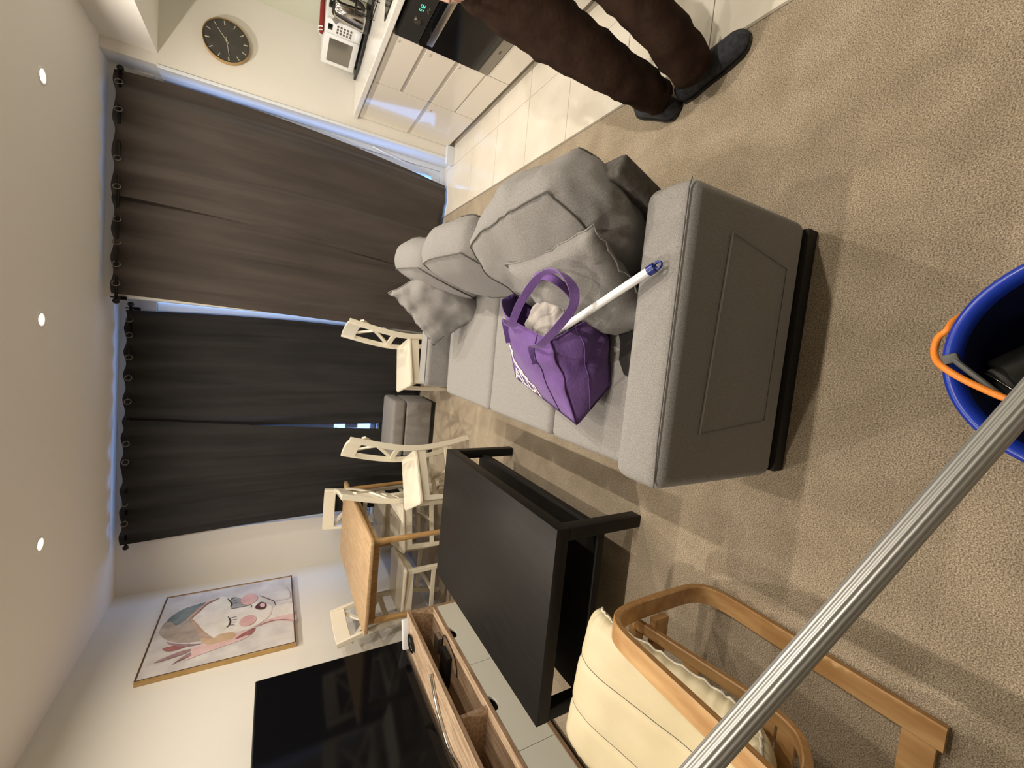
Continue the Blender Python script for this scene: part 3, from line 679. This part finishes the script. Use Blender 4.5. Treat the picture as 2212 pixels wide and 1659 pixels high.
for a,b in zip(yb,yb[1:]):
    c0=(a+b)/2; zt=.268; pts=[(a+.0015,.054),(b-.0015,.054),(b-.0015,zt)]
    pts+=[(c0+.047*math.cos(PI*k/14),zt-.034*math.sin(PI*k/14)) for k in range(15)]+[(a+.0015,zt)]
    bm=B(); prism(bm,pts,'x',UF-.018,UF-.001); obj('drawer',bm,drawerw,tu)
    boxobj('drawer_box',UB+.03,UF-.05,a+.02,b-.02,.06,.262,blackm,tu)
tv=thing('television',(-2.15,1.81,.48),0,'large flat television on the wood-effect unit','television')
boxobj('screen_housing',-2.185,-2.153,1.02,2.588,.503,1.402,rubber,tv,bev=.004)
boxobj('screen',-2.1535,-2.1505,1.030,2.579,.516,1.393,darkscreen,tv)
bm=B(); pts=smoothpath([(-2.13,1.55,.5),(-2.115,1.61,.4905),(-2.135,1.70,.4905),(-2.13,1.80,.4905),(-2.10,1.90,.4905),(-2.045,1.99,.4905),(-1.98,2.06,.4905)],6); sweep(bm,pts,rect(.020,.016,.005),up=(0,0,1)); obj('stand_foot',bm,chrome,tv,True,label='glossy curved foot')
bm=B(); pts=smoothpath([(-2.17,1.46,.49),(-2.06,1.40,.4895),(-2.03,1.28,.4895),(-1.985,1.15,.4895)],6); tube(bm,pts,.0085,10); obj('stand_foot',bm,chrome,tv,True)
boxobj('stand_neck',-2.185,-2.155,1.38,1.62,.481,.51,rubber,tv,bev=.003)
rb=thing('white_box',(-2.06,2.53,.48),0,'slim white plastic box on the unit at the corner of the television','box')
bm=B(); box(bm,(-2.065,2.533,.5035),(.185,.034,.044),rot=math.radians(20),bev=.004); obj('case',bm,whitepl,rb,'auto')
bm=B(); bmesh.ops.create_uvsphere(bm,u_segments=24,v_segments=14,radius=1); bmesh.ops.scale(bm,vec=(.062,.024,.018),verts=bm.verts); bmesh.ops.rotate(bm,matrix=Matrix.Rotation(math.radians(58),3,'Z'),cent=(0,0,0),verts=bm.verts); bmesh.ops.translate(bm,vec=(-2.062,2.432,.4975),verts=bm.verts)
tag(obj('oval_remote',bm,blackglass,None,True),'glossy black oval gadget lying on the unit beside the slim white box','gadget')
sb=thing('set_top_box',(-2.15,2.33,.292),0,'small black box with a pale adapter and lead inside the open shelf','box')
boxobj('case',-2.26,-2.05,2.20,2.32,.2925,.325,blackm,sb,bev=.003)
boxobj('adapter',-2.14,-2.03,2.36,2.43,.2925,.33,greystrip,sb,bev=.004)
bm=B(); tube(bm,smoothpath([(-2.09,2.36,.30),(-2.0,2.35,.298),(-1.99,2.28,.2975),(-2.02,2.15,.2975),(-2.10,2.10,.2975)],5),.003,6); obj('lead',bm,blackm,sb,True)
# ================= PICTURE =================
pc=thing('framed_picture',(-2.39,3.55,1.135),0,'framed painting of a pale face with closed eyes and leafy hair','picture')
for nm,a,b,c,d in (('frame_side',3.098,3.105,1.150,2.082),('frame_side',3.997,4.004,1.150,2.082),('frame_side',3.105,3.997,1.150,1.157),('frame_side',3.105,3.997,2.075,2.082)):
    bm=B(); bx(bm,-2.389,-2.350,a,b,c,d)
    for fc in bm.faces:
        if fc.normal.x>.9: fc.material_index=1
    obj(nm,bm,[goldframe,framedark],pc)
boxobj('canvas',-2.378,-2.356,3.108,3.994,1.160,2.072,mat('canvas mauve white',(.50,.47,.455),.8,col2=(.66,.63,.60),cscale=7,detail=7,bump=.1,bscale=200),pc)
ART=dict( face=[(3.655, 1.867), (3.704, 1.84), (3.773, 1.798), (3.816, 1.755), (3.837, 1.715), (3.873, 1.694), (3.833, 1.621), (3.804, 1.543), (3.722, 1.456), (3.679, 1.39), (3.635, 1.338), (3.589, 1.312), (3.51, 1.318), (3.431, 1.372), (3.385, 1.442), (3.373, 1.528), (3.387, 1.613), (3.387, 1.652), (3.35, 1.691), (3.413, 1.741), (3.535, 1.8)],
 neck=[(3.568, 1.318), (3.596, 1.234), (3.577, 1.153), (3.446, 1.151), (3.443, 1.261), (3.419, 1.353), (3.471, 1.361)],
 neckpink=[(3.441, 1.153), (3.449, 1.261), (3.427, 1.36), (3.376, 1.418), (3.395, 1.347), (3.394, 1.261), (3.344, 1.147)],
 shadow=[(3.827, 1.621), (3.82, 1.57), (3.768, 1.528), (3.683, 1.498), (3.678, 1.548), (3.678, 1.609)],
 lips=[(3.622, 1.436), (3.67, 1.416), (3.685, 1.391), (3.654, 1.358), (3.61, 1.352), (3.581, 1.369), (3.585, 1.401)],
 lipin=[(3.647, 1.402), (3.67, 1.384), (3.645, 1.364), (3.61, 1.366), (3.612, 1.389)],
 hair=[(3.581, 2.047), (3.648, 2.039), (3.676, 2.018), (3.662, 1.967), (3.646, 1.871), (3.535, 1.8), (3.4, 1.734), (3.364, 1.762), (3.383, 1.878), (3.449, 1.976), (3.527, 2.031)],
 teal=[(3.667, 2.022), (3.733, 2.001), (3.802, 1.935), (3.825, 1.857), (3.837, 1.794), (3.775, 1.833), (3.701, 1.874), (3.639, 1.909), (3.604, 1.952), (3.654, 1.987)],
 band1=[(3.662, 1.885), (3.752, 1.847), (3.828, 1.787), (3.862, 1.699), (3.837, 1.715), (3.793, 1.788), (3.717, 1.831), (3.648, 1.863)],
 band2=[(3.668, 1.875), (3.585, 1.824), (3.471, 1.765), (3.348, 1.685), (3.356, 1.718), (3.428, 1.781), (3.562, 1.842)],
 leafa=[(3.363, 1.989), (3.372, 1.947), (3.353, 1.828), (3.326, 1.859), (3.32, 1.942)],
 leafb=[(3.237, 2.009), (3.268, 1.957), (3.292, 1.883), (3.294, 1.814), (3.261, 1.839), (3.24, 1.942)],
 leafc=[(3.179, 1.902), (3.226, 1.858), (3.257, 1.818), (3.23, 1.804), (3.211, 1.831), (3.193, 1.876)],
 leafd=[(3.431, 1.977), (3.39, 1.92), (3.346, 1.821), (3.325, 1.757), (3.329, 1.844), (3.379, 1.938)],
 pink=[(3.294, 1.814), (3.316, 1.735), (3.334, 1.662), (3.349, 1.554), (3.357, 1.423), (3.28, 1.477), (3.252, 1.574), (3.223, 1.703), (3.193, 1.838), (3.23, 1.804)],
 sprig=[(3.294, 1.55), (3.341, 1.497), (3.373, 1.424), (3.306, 1.444), (3.304, 1.489), (3.29, 1.528)],
 ochre=[(3.388, 1.775), (3.355, 1.692), (3.387, 1.652), (3.374, 1.567), (3.309, 1.551), (3.294, 1.632), (3.302, 1.722)],
 lidR=[(3.837, 1.715), (3.872, 1.691), (3.837, 1.647), (3.751, 1.615), (3.679, 1.612), (3.692, 1.676)],
 lidL=[(3.59, 1.672), (3.585, 1.631), (3.509, 1.601), (3.435, 1.623), (3.42, 1.66)],)
INK=dict( l1=[(3.823, 1.642), (3.764, 1.616), (3.724, 1.606), (3.697, 1.613)],
 l2=[(3.575, 1.618), (3.519, 1.599), (3.468, 1.603), (3.444, 1.618)],
 e1=[(3.801, 1.619), (3.821, 1.589)],
 e2=[(3.768, 1.61), (3.784, 1.574)],
 e3=[(3.742, 1.607), (3.746, 1.568)],
 e4=[(3.552, 1.601), (3.552, 1.557)],
 e5=[(3.523, 1.596), (3.517, 1.552)],
 e6=[(3.497, 1.595), (3.485, 1.553)],
 e7=[(3.467, 1.6), (3.454, 1.565)],
 nose=[(3.669, 1.599), (3.667, 1.516), (3.671, 1.473), (3.657, 1.461), (3.629, 1.465)],
 chin=[(3.778, 1.406), (3.72, 1.352), (3.657, 1.299), (3.602, 1.289)],
 fine=[(3.658, 1.286), (3.651, 1.199), (3.685, 1.171), (3.766, 1.179), (3.829, 1.202)],
 neck=[(3.376, 1.424), (3.397, 1.359), (3.405, 1.298), (3.387, 1.224), (3.342, 1.147)],
 hb=[(3.651, 1.864), (3.711, 1.83), (3.797, 1.783), (3.854, 1.71)],
 jaw=[(3.589, 1.312), (3.49, 1.324), (3.426, 1.372), (3.38, 1.442)],)

pm={k:mat('paint '+k,c,.8,col2=c2,cscale=12) for k,c,c2 in (('cream',(.68,.63,.56),(.78,.73,.67)),('taupe',(.30,.25,.21),(.42,.35,.30)),('teal',(.10,.145,.15),(.20,.24,.24)),('tan',(.40,.27,.19),(.50,.36,.27)),('red',(.22,.07,.07),(.35,.14,.13)),('plum',(.22,.12,.13),(.34,.22,.23)),('pink',(.62,.40,.38),(.72,.52,.50)),('rose',(.58,.33,.31),(.66,.43,.40)),('ochre',(.50,.34,.20),(.60,.42,.28)),('greyteal',(.26,.27,.27),(.36,.36,.35)),('lid',(.66,.63,.53),(.76,.73,.64)),('ink',(.03,.018,.02),(.05,.03,.03)),('maroon',(.07,.018,.02),(.1,.03,.03)))}
order=[('neck','cream'),('neckpink','pink'),('face','cream'),('hair','taupe'),('teal','teal'),('shadow','greyteal'),('lidR','lid'),('lidL','lid'),('band1','tan'),('band2','tan'),('pink','pink'),('ochre','ochre'),('leafa','red'),('leafd','plum'),('leafb','plum'),('leafc','plum'),('sprig','red'),('lips','maroon'),('lipin','pink')]
an={'neck':'painted_neck','neckpink':'painted_neck','face':'painted_face','hair':'painted_hair','teal':'painted_hair','shadow':'painted_shadow','lidR':'painted_eyelid','lidL':'painted_eyelid','band1':'painted_headband','band2':'painted_headband','pink':'painted_foliage','ochre':'painted_foliage','lips':'painted_lips','lipin':'painted_lips'}
for i,(k,mn) in enumerate(order):
    x=-2.3556+.00022*i; ps=smoothpath([(x,a,b) for a,b in ART[k]],3,closed=True); bm=B(); f=bm.faces.new([bm.verts.new(p) for p in ps]); bm.normal_update()
    if f.normal.x<0: f.normal_flip()
    obj(an.get(k,'painted_leaf'),bm,pm[mn],pc)
for y,z,a,b in ((3.757,1.483,.062,.075),(3.473,1.478,.058,.064)):
    bm=B(); f=bm.faces.new([bm.verts.new((-2.3510+(0.0002 if y<3.6 else 0),y+b*math.cos(t),z+a*math.sin(t))) for t in [2*PI*k/28 for k in range(28)]]); bm.normal_update()
    if f.normal.x<0: f.normal_flip()
    obj('painted_cheek',bm,pm['rose'],pc)
for k,pts in INK.items():
    bm=B(); w={'l':.010,'e':.005,'n':.006,'c':.007,'f':.003,'h':.008,'j':.004}[k[0]]
    ps=smoothpath([(-2.3502,a,b) for a,b in pts],4); n=len(ps); L=[];
    for i,p in enumerate(ps):
        d=(ps[min(i+1,n-1)]-ps[max(i-1,0)]).normalized(); s=V((0,-d.z,d.y))*w/2*(.35+.65*math.sin(PI*(.1+.8*i/(n-1))))
        L.append((bm.verts.new(p+s),bm.verts.new(p-s)))
    for a,b in zip(L,L[1:]): bm.faces.new((a[0],a[1],b[1],b[0]))
    bmesh.ops.recalc_face_normals(bm,faces=bm.faces); obj('painted_line',bm,pm['red'] if k in('neck','hb') else (pm['pink'] if k=='jaw' else pm['ink']),pc)
# ================= BENTWOOD ARMCHAIR =================
ac=thing('armchair',(-1.11,.5,0),0,'bentwood armchair with a cream cushion in front of the coffee table','armchair')
def band(name,path,x,w,h,k=6,par=ac,m=(birch,birchedge)):
    bm=B(); ps=smoothpath([(x,a,b) for a,b in path],k); sweep(bm,ps,rect(w,h,.003),up=(1,0,0)); bm.normal_update()
    for f in bm.faces:
        if abs(f.normal.x)>.9: f.material_index=1
    return obj(name,bm,list(m),par,'auto')
side=[(.222,.013),(.40,.013),(.62,.013),(.73,.014),(.79,.035),(.817,.09),(.822,.2),(.822,.33),(.812,.42),(.785,.468),(.735,.490),(.62,.496),(.42,.502),(.22,.512),(.14,.505)]
for x in (-.803,-1.427): band('side_frame',side,x,.060,.022)
seatp=[(.835,.325),(.79,.312),(.52,.259),(.45,.252),(.395,.268),(.355,.32),(.325,.40),(.26,.56),(.10,.90)]
for x in (-.862,-1.368): band('seat_frame',seatp,x,.034,.020)
for y,z in ((.80,.255),):
    bm=B(); bx(bm,-1.398,-.832,y-.011,y+.011,z-.032,z+.032,bev=.003); obj('front_rail',bm,birch,ac,'auto')
bm=B(); bx(bm,-1.398,-.832,.232,.292,.0015,.021,bev=.003); obj('rear_rail',bm,birch,ac,'auto')
for x in (-.95,-1.27):
    bm=B(); tube(bm,[(x,.262,.021),(x,.262,.0222)],.006,12); obj('screw_cap',bm,birchedge,ac)
sp=smoothpath([(0,a,b) for a,b in seatp],6)
for q in (3,9,15,21,36,42,46):
    p=sp[q]; d=(sp[q+1]-sp[q-1]).normalized(); ang=math.atan2(d.z,d.y)
    bm=B(); box(bm,(-1.115,p.y,p.z+.002),(.50,.045,.008),rot=Matrix.Rotation(ang,3,'X'),bev=.002); obj('slat',bm,birch,ac,'auto')
# cushion
cp=smoothpath([(0,.955,.372),(0,.93,.398),(0,.86,.400),(0,.72,.366),(0,.58,.336),(0,.50,.325),(0,.445,.345),(0,.41,.40),(0,.385,.47),(0,.30,.64),(0,.16,.93),(0,.12,1.0)],7)
n=len(cp); hw,ht=.262,.040
bm=B(); rings=[]; NP=48
def cushpt(i,a,off=0):
    p=cp[i]; d=(cp[min(i+1,n-1)]-cp[max(i-1,0)]).normalized(); nn=V((0,-d.z,d.y)); nn=nn if nn.z>0 or nn.y>0 else -nn
    if d.y<0: nn=V((0,-d.z,d.y))*-1
    s=V((1,0,0)); k=min(1,.30+.70*math.sin(min(1,i/6)*PI/2)) if i<6 else (1 if i<n-6 else min(1,.3+.7*math.sin((n-1-i)/6*PI/2)))
    w=1-.05*max(0,1-i/8)**2
    ca,sa=math.cos(a),math.sin(a); e=.32
    x=hw*w*math.copysign(abs(ca)**e,ca); y=ht*k*math.copysign(abs(sa)**.55,sa)
    edge=max(0,(abs(x)/hw-.80)/.2)
    t=i/n*60
    y*=1-.35*edge**2
    gather=.0065*math.sin(t*5.2+2*noise.noise(V((i*.3,0,0))))*min(1,edge*1.5)*(1 if abs(sa)<.95 else .4)
    qf=sum(math.exp(-((x-q)/.012)**2) for q in (-.09,.085)) if sa>0 else 0
    y=y-.0045*qf if y>0 else y
    x+= gather
    sk=(-.026+.060*(.5-x/(2*hw)))*max(0,min(1,(p.y-.45)/.4)); p=p+V((0,sk,0))
    return V((-1.115,0,0))+p+s*x+nn*(y+off+.004*noise.noise(V((x*9,i*.25,0)))+gather*.4)
def ang(q): return math.acos(max(-1,min(1,math.copysign(abs(q)**(1/.32),q))))
ANG=[ang(1-2*k/44) for k in range(45)]+[2*PI-ang(-1+2*k/14) for k in range(1,14)]; NP=len(ANG)
ANG=sorted(set(ANG)|{.25,.5,.8,PI-.25,PI-.5,PI-.8,-.25+2*PI,-.5+2*PI,-.8+2*PI,PI+.25,PI+.5,PI+.8}); NP=len(ANG)
for i in range(n): rings.append([bm.verts.new(cushpt(i,a)) for a in ANG])
for a,b in zip(rings,rings[1:]):
    for j in range(NP): bm.faces.new((a[j],a[(j+1)%NP],b[(j+1)%NP],b[j]))
bm.faces.new(rings[0][::-1]); bm.faces.new(rings[-1]); bmesh.ops.recalc_face_normals(bm,faces=bm.faces)
cu=tag(obj('chair_cushion',bm,leather,None,True),'long cream leather cushion with stitched lines laid on the bentwood armchair','cushion')
for sgn in (0,PI):
    bm=B(); tube(bm,[cushpt(i,sgn,0)+V(((.003 if sgn==0 else -.003),0,0)) for i in range(n)],.0032,6); obj('piping',bm,leatherw,cu,True)
for q in (-.09,.085):
    a=math.acos(math.copysign((abs(q)/hw)**(1/.32),q)); bm=B(); tube(bm,[cushpt(i,a,.0002) for i in range(4,n-3)],.0016,5); obj('seam',bm,seamm,cu,True)
# ================= POLE =================
pl=thing('aluminium_pole',(.68,-.06,0),0,'ribbed aluminium pole slanting across the foreground in front of the armchair','pole')
P1,P2=V((-.551,.287,.854)),V((-.04,.142,.503)); d=(P2-P1).normalized(); bot=P2+d*((P2.z-.02)/-d.z); top=P1-d*.30
prof=[]
for k in range(96):
    a=2*PI*k/96; r=.0165+.0006*math.cos(a*16); prof.append((r*math.cos(a),r*math.sin(a)))
bm=B(); sweep(bm,[top,P1,P2,bot],prof); obj('tube',bm,alum,pl,'auto')
bm=B(); tube(bm,[bot+d*.014,bot-d*.05],.0195,24); obj('foot_cap',bm,rubber,pl,'auto')
bm=B(); tube(bm,[top-d*.005,top+d*.13],.019,24); obj('grip',bm,rubber,pl,'auto')
# ================= BUCKET =================
bk=thing('bucket',(.06,.073,0),0,'blue plastic bucket on the carpet with black cleaning parts inside','bucket')
c=(.06,.073,0)
bm=B(); lathe(bm,[(.0005,.004),(.135,.004),(.138,.001),(.142,.002),(.146,.02),(.178,.262),(.187,.266),(.196,.272),(.197,.279),(.192,.285),(.184,.284),(.176,.276),(.173,.262)],72,c)
obj('pail',bm,bucketb,bk,True)
bm=B(); lathe(bm,[(.1735,.264),(.172,.255),(.140,.022),(.130,.012),(.0005,.012)],72,c); obj('inner_wall',bm,mat('bucket inside',(.004,.008,.045),.45),bk,True)  # same blue pail, colour darkened to paint in the unlit interior
bm=B(); sweep(bm,[(.0455,.2515,.289),(-.03,.170,.290),(-.075,.115,.289)],rect(.011,.009,.002),up=(0,0,1)); box(bm,(.047,.256,.288),(.018,.022,.012),rot=.4,bev=.003); obj('handle_bar',bm,greybar,bk,'auto',label='grey plastic bar across the rim')
mh=thing('mop_wringer',(.08,.12,.1),0,'black cylinder lying inside the blue bucket','cleaning tool')
bm=B(); a_,b_=V((.015,.205,.185)),V((.16,.045,.10)); dd=(b_-a_).normalized(); tube(bm,[a_-dd*.004,a_,b_,b_+dd*.004],1,40,radii=[.040,.045,.045,.040]); obj('cylinder',bm,rubber,mh,'auto')
bm=B(); tube(bm,[a_-dd*.010,a_-dd*.002],.030,30); obj('end_disc',bm,greybar,mh,'auto')
bm=B(); tube(bm,smoothpath([(.030,.232,.20),(.0,.19,.215),(-.03,.145,.215),(-.06,.10,.20)],5),.0016,6); tag(obj('steel_wire',bm,chrome,None,True),'thin bright wire beside the grey bar inside the bucket','wire')
cb=B(); tube(cb,smoothpath([(.135,.262,.235),(.118,.268,.262),(.10,.270,.278),(.088,.281,.270),(.066,.286,.262),(.045,.278,.275),(.030,.262,.292),(.012,.236,.298),(-.005,.205,.298),(-.022,.170,.298),(-.05,.12,.298),(-.075,.06,.299),(-.09,.0,.297),(-.11,-.06,.295),(-.135,-.11,.288),(-.17,-.14,.24),(-.19,-.16,.10),(-.20,-.2,.01),(-.10,-.30,.007)],6),.0058,10)
tag(obj('orange_cord',cb,orange,None,True),'orange cord looped over the rim of the blue bucket','cord')
# ================= PERSON =================
pe=thing('person',(1.07,1.15,0),0,'person in brown trousers and dark slippers stepping from carpet to tiles by the oven','person')
def skinmesh(name,chains,m,par,root=0,sub=2,disp=0,dscale=.15,**kw):
    vs=[];es=[];rad=[];idx={}
    def vi(p,r):
        k=tuple(round(x,4) for x in p)
        if k not in idx: idx[k]=len(vs); vs.append(p); rad.append(r)
        return idx[k]
    for ch in chains:
        last=None
        for p,r in ch:
            i=vi(p,r)
            if last is not None: es.append((last,i))
            last=i
    inv=pmat(par).inverted(); me=bpy.data.meshes.new(name); me.from_pydata([tuple(inv@V(p)) for p in vs],es,[])
    o=bpy.data.objects.new(name,me); COL.objects.link(o); o.parent=par; me.materials.append(m)
    md=o.modifiers.new('skin','SKIN'); md.use_smooth_shade=True
    lay=me.skin_vertices[0].data
    for i,r in enumerate(rad):
        rr=r if isinstance(r,tuple) else (r,r); lay[i].radius=rr; lay[i].use_root=(i==root)
    s=o.modifiers.new('sub','SUBSURF'); s.levels=sub; s.render_levels=sub
    if disp:
        tx=bpy.data.textures.new(name,'CLOUDS'); tx.noise_scale=dscale; tx.noise_depth=2
        dm=o.modifiers.new('folds','DISPLACE'); dm.texture=tx; dm.strength=disp; dm.mid_level=.5; dm.texture_coords='LOCAL'
    return tag(o,**kw)
pel=(1.36,1.38,.93)
legA=[(pel,(0.129,0.129)),((1.345,1.27,.79),(0.107,0.107)),((1.30,1.18,.62),(0.093,0.093)),((1.239,1.12,.451),(0.083,0.083)),((1.169,1.085,.342),(0.077,0.077)),((1.109,1.065,.228),(0.076,0.076)),((1.050,1.055,.115),(0.074,0.074)),((1.035,1.055,.07),(0.072,0.072))]
legB=[(pel,(0.132,0.132)),((1.30,1.42,.78),(0.132,0.132)),((1.24,1.40,.638),(0.125,0.125)),((1.185,1.36,.533),(0.113,0.113)),((1.12,1.30,.44),(0.099,0.099)),((1.075,1.26,.332),(0.088,0.088)),((1.046,1.23,.212),(0.079,0.079)),((1.025,1.21,.10),(0.069,0.069)),((1.02,1.205,.06),(0.065,0.065))]
skinmesh('trousers',[legA,legB,[(pel,.15),((1.38,1.39,1.03),(.15,.15))]],trouser,pe,0,2,.030,.055)
k=.62
def thin(ch,s): return [(p,(r[0]*s if isinstance(r,tuple) else r*s)) for p,r in ch]
neck=(1.56,1.44,1.42); chest=(1.46,1.42,1.24)
wristL=(1.235,1.50,.985)
body=[thin(legA,.5),thin(legB,.5),
 [(pel,.093),((1.36,1.40,1.06),.11),(chest,.12),((1.53,1.435,1.36),.06),(neck,.055),((1.60,1.45,1.50),.085),((1.615,1.455,1.57),.09),((1.61,1.455,1.63),.06)],
 [(chest,.12),((1.44,1.58,1.27),.055),((1.34,1.62,1.10),.042),(wristL,.026)],
 [(chest,.12),((1.50,1.26,1.27),.055),((1.56,1.18,1.07),.042),((1.68,1.27,.99),.026)]]
palmL=(1.205,1.475,.945)
fing=[]
for j,(dx,dy,l) in enumerate(((.0,-.026,.9),(.004,-.009,1.0),(.008,.009,.95),(.012,.026,.78))):
    b0=(palmL[0]+dx,palmL[1]+dy,palmL[2]-.012); b1=(b0[0]-.012,b0[1]-.014,b0[2]-.034*l); b2=(b1[0]-.006,b1[1]-.012,b1[2]-.026*l); b3=(b2[0]+.004,b2[1]-.006,b2[2]-.02*l)
    fing.append([(palmL,.022),(b0,.010),(b1,.0092),(b2,.0084),(b3,.007)])
fing.append([(wristL,.026),(palmL,.022)]); fing.append([(palmL,.022),((1.18,1.46,.955),.012),((1.165,1.44,.93),.010),((1.155,1.425,.905),.0085)])
palmR=(1.71,1.29,.965); fr=[[((1.68,1.27,.99),.026),(palmR,.022)]]
for dx,dy in ((.0,-.026),(.01,-.009),(.012,.009),(.01,.026)): fr.append([(palmR,.022),((palmR[0]+.02,palmR[1]+dy,palmR[2]-.02),.010),((palmR[0]+.045,palmR[1]+dy,palmR[2]-.05),.009),((palmR[0]+.05,palmR[1]+dy,palmR[2]-.08),.0075)])
fr.append([(palmR,.022),((palmR[0]-.01,palmR[1]-.035,palmR[2]-.01),.011),((palmR[0]+.005,palmR[1]-.055,palmR[2]-.035),.009)])
skinmesh('body',body+fing+fr,skin,pe,0,2)
skinmesh('jumper',[[(pel,(.135,.135)),((1.36,1.40,1.06),(.145,.145)),(chest,(.155,.155)),((1.525,1.433,1.35),.085)],[(chest,.155),((1.44,1.59,1.27),.078),((1.34,1.625,1.10),.06),((1.255,1.53,1.005),.042)],[(chest,.155),((1.50,1.25,1.27),.078),((1.56,1.175,1.07),.06),((1.665,1.26,1.0),.042)]],jumper,pe,0,2,.02,.12)
bm=B(); bmesh.ops.create_uvsphere(bm,u_segments=24,v_segments=16,radius=1); bmesh.ops.scale(bm,vec=(.105,.092,.10),verts=bm.verts); bmesh.ops.translate(bm,vec=(1.59,1.455,1.61),verts=bm.verts); obj('hair',bm,hairm,pe,True)
for yy in (1.425,1.485):
    bm=B(); bmesh.ops.create_uvsphere(bm,u_segments=12,v_segments=8,radius=.013); bmesh.ops.translate(bm,vec=(1.695,yy,1.565),verts=bm.verts); obj('eye',bm,whitepl,pe,True)
bm=B(); bmesh.ops.create_cone(bm,cap_ends=True,segments=10,radius1=.018,radius2=.006,depth=.04,matrix=Matrix.Translation((1.712,1.455,1.535))@Matrix.Rotation(.4,4,'Y')); obj('nose',bm,skin,pe,True)
bm=B(); box(bm,(1.692,1.455,1.495),(.012,.05,.010),bev=.004); obj('mouth',bm,redm,pe,'auto')
for yy in (1.362,1.548):
    bm=B(); bmesh.ops.create_uvsphere(bm,u_segments=12,v_segments=8,radius=1); bmesh.ops.scale(bm,vec=(.018,.010,.030),verts=bm.verts); bmesh.ops.translate(bm,vec=(1.61,yy,1.55),verts=bm.verts); obj('ear',bm,skin,pe,True)
def slipper(heel,toe,name='slipper'):
    h=V((*heel,0)); t=V((*toe,0)); L=(t-h).length; d=(t-h).normalized(); s=V((-d.y,d.x,0))
    secs=[(.0,.012,.035),(.012,.032,.062),(.05,.043,.078),(.11,.045,.080),(.16,.050,.070),(.20,.054,.058),(.24,.052,.048),(.262,.040,.040),(.275,.018,.028),(.279,.004,.02)]
    bm=B(); rings=[]; kf=L/.279
    for x,w,hh in secs:
        ring=[]
        for j in range(20):
            a=2*PI*j/20; y=w*math.cos(a); z=hh*max(0,math.sin(a))**.7 if math.sin(a)>0 else -.0*math.sin(a)
            z=.003+z if math.sin(a)>.001 else .003+.0
            if math.sin(a)<=.001: y=w*math.cos(a)*.92
            ring.append(bm.verts.new(h+d*(x*kf)+s*y+V((0,0,z))))
        rings.append(ring)
    for a,b in zip(rings,rings[1:]):
        for j in range(20): bm.faces.new((a[j],a[(j+1)%20],b[(j+1)%20],b[j]))
    bm.faces.new(rings[0]); bm.faces.new(rings[-1]); bmesh.ops.recalc_face_normals(bm,faces=bm.faces)
    o=obj(name,bm,shoem,pe,True)
    bm=B(); bot=[]
    for x,w,hh in secs:
        bot.append((h+d*(x*kf)+s*(w+.003),h+d*(x*kf)-s*(w+.003)))
    for (a,b),(c_,e) in zip(bot,bot[1:]):
        vs=[bm.verts.new(p+V((0,0,z))) for z in (.0012,.014) for p in (a,b,e,c_)]
        bm.faces.new(vs[:4]); bm.faces.new(vs[4:]); bm.faces.new((vs[0],vs[4],vs[7],vs[3])); bm.faces.new((vs[1],vs[5],vs[6],vs[2]))
    bmesh.ops.remove_doubles(bm,verts=bm.verts,dist=1e-5)
    obj('sole',bm,rubber,o)
slipper((1.035,1.175),(1.125,.915)); slipper((.985,1.175),(1.12,1.40))
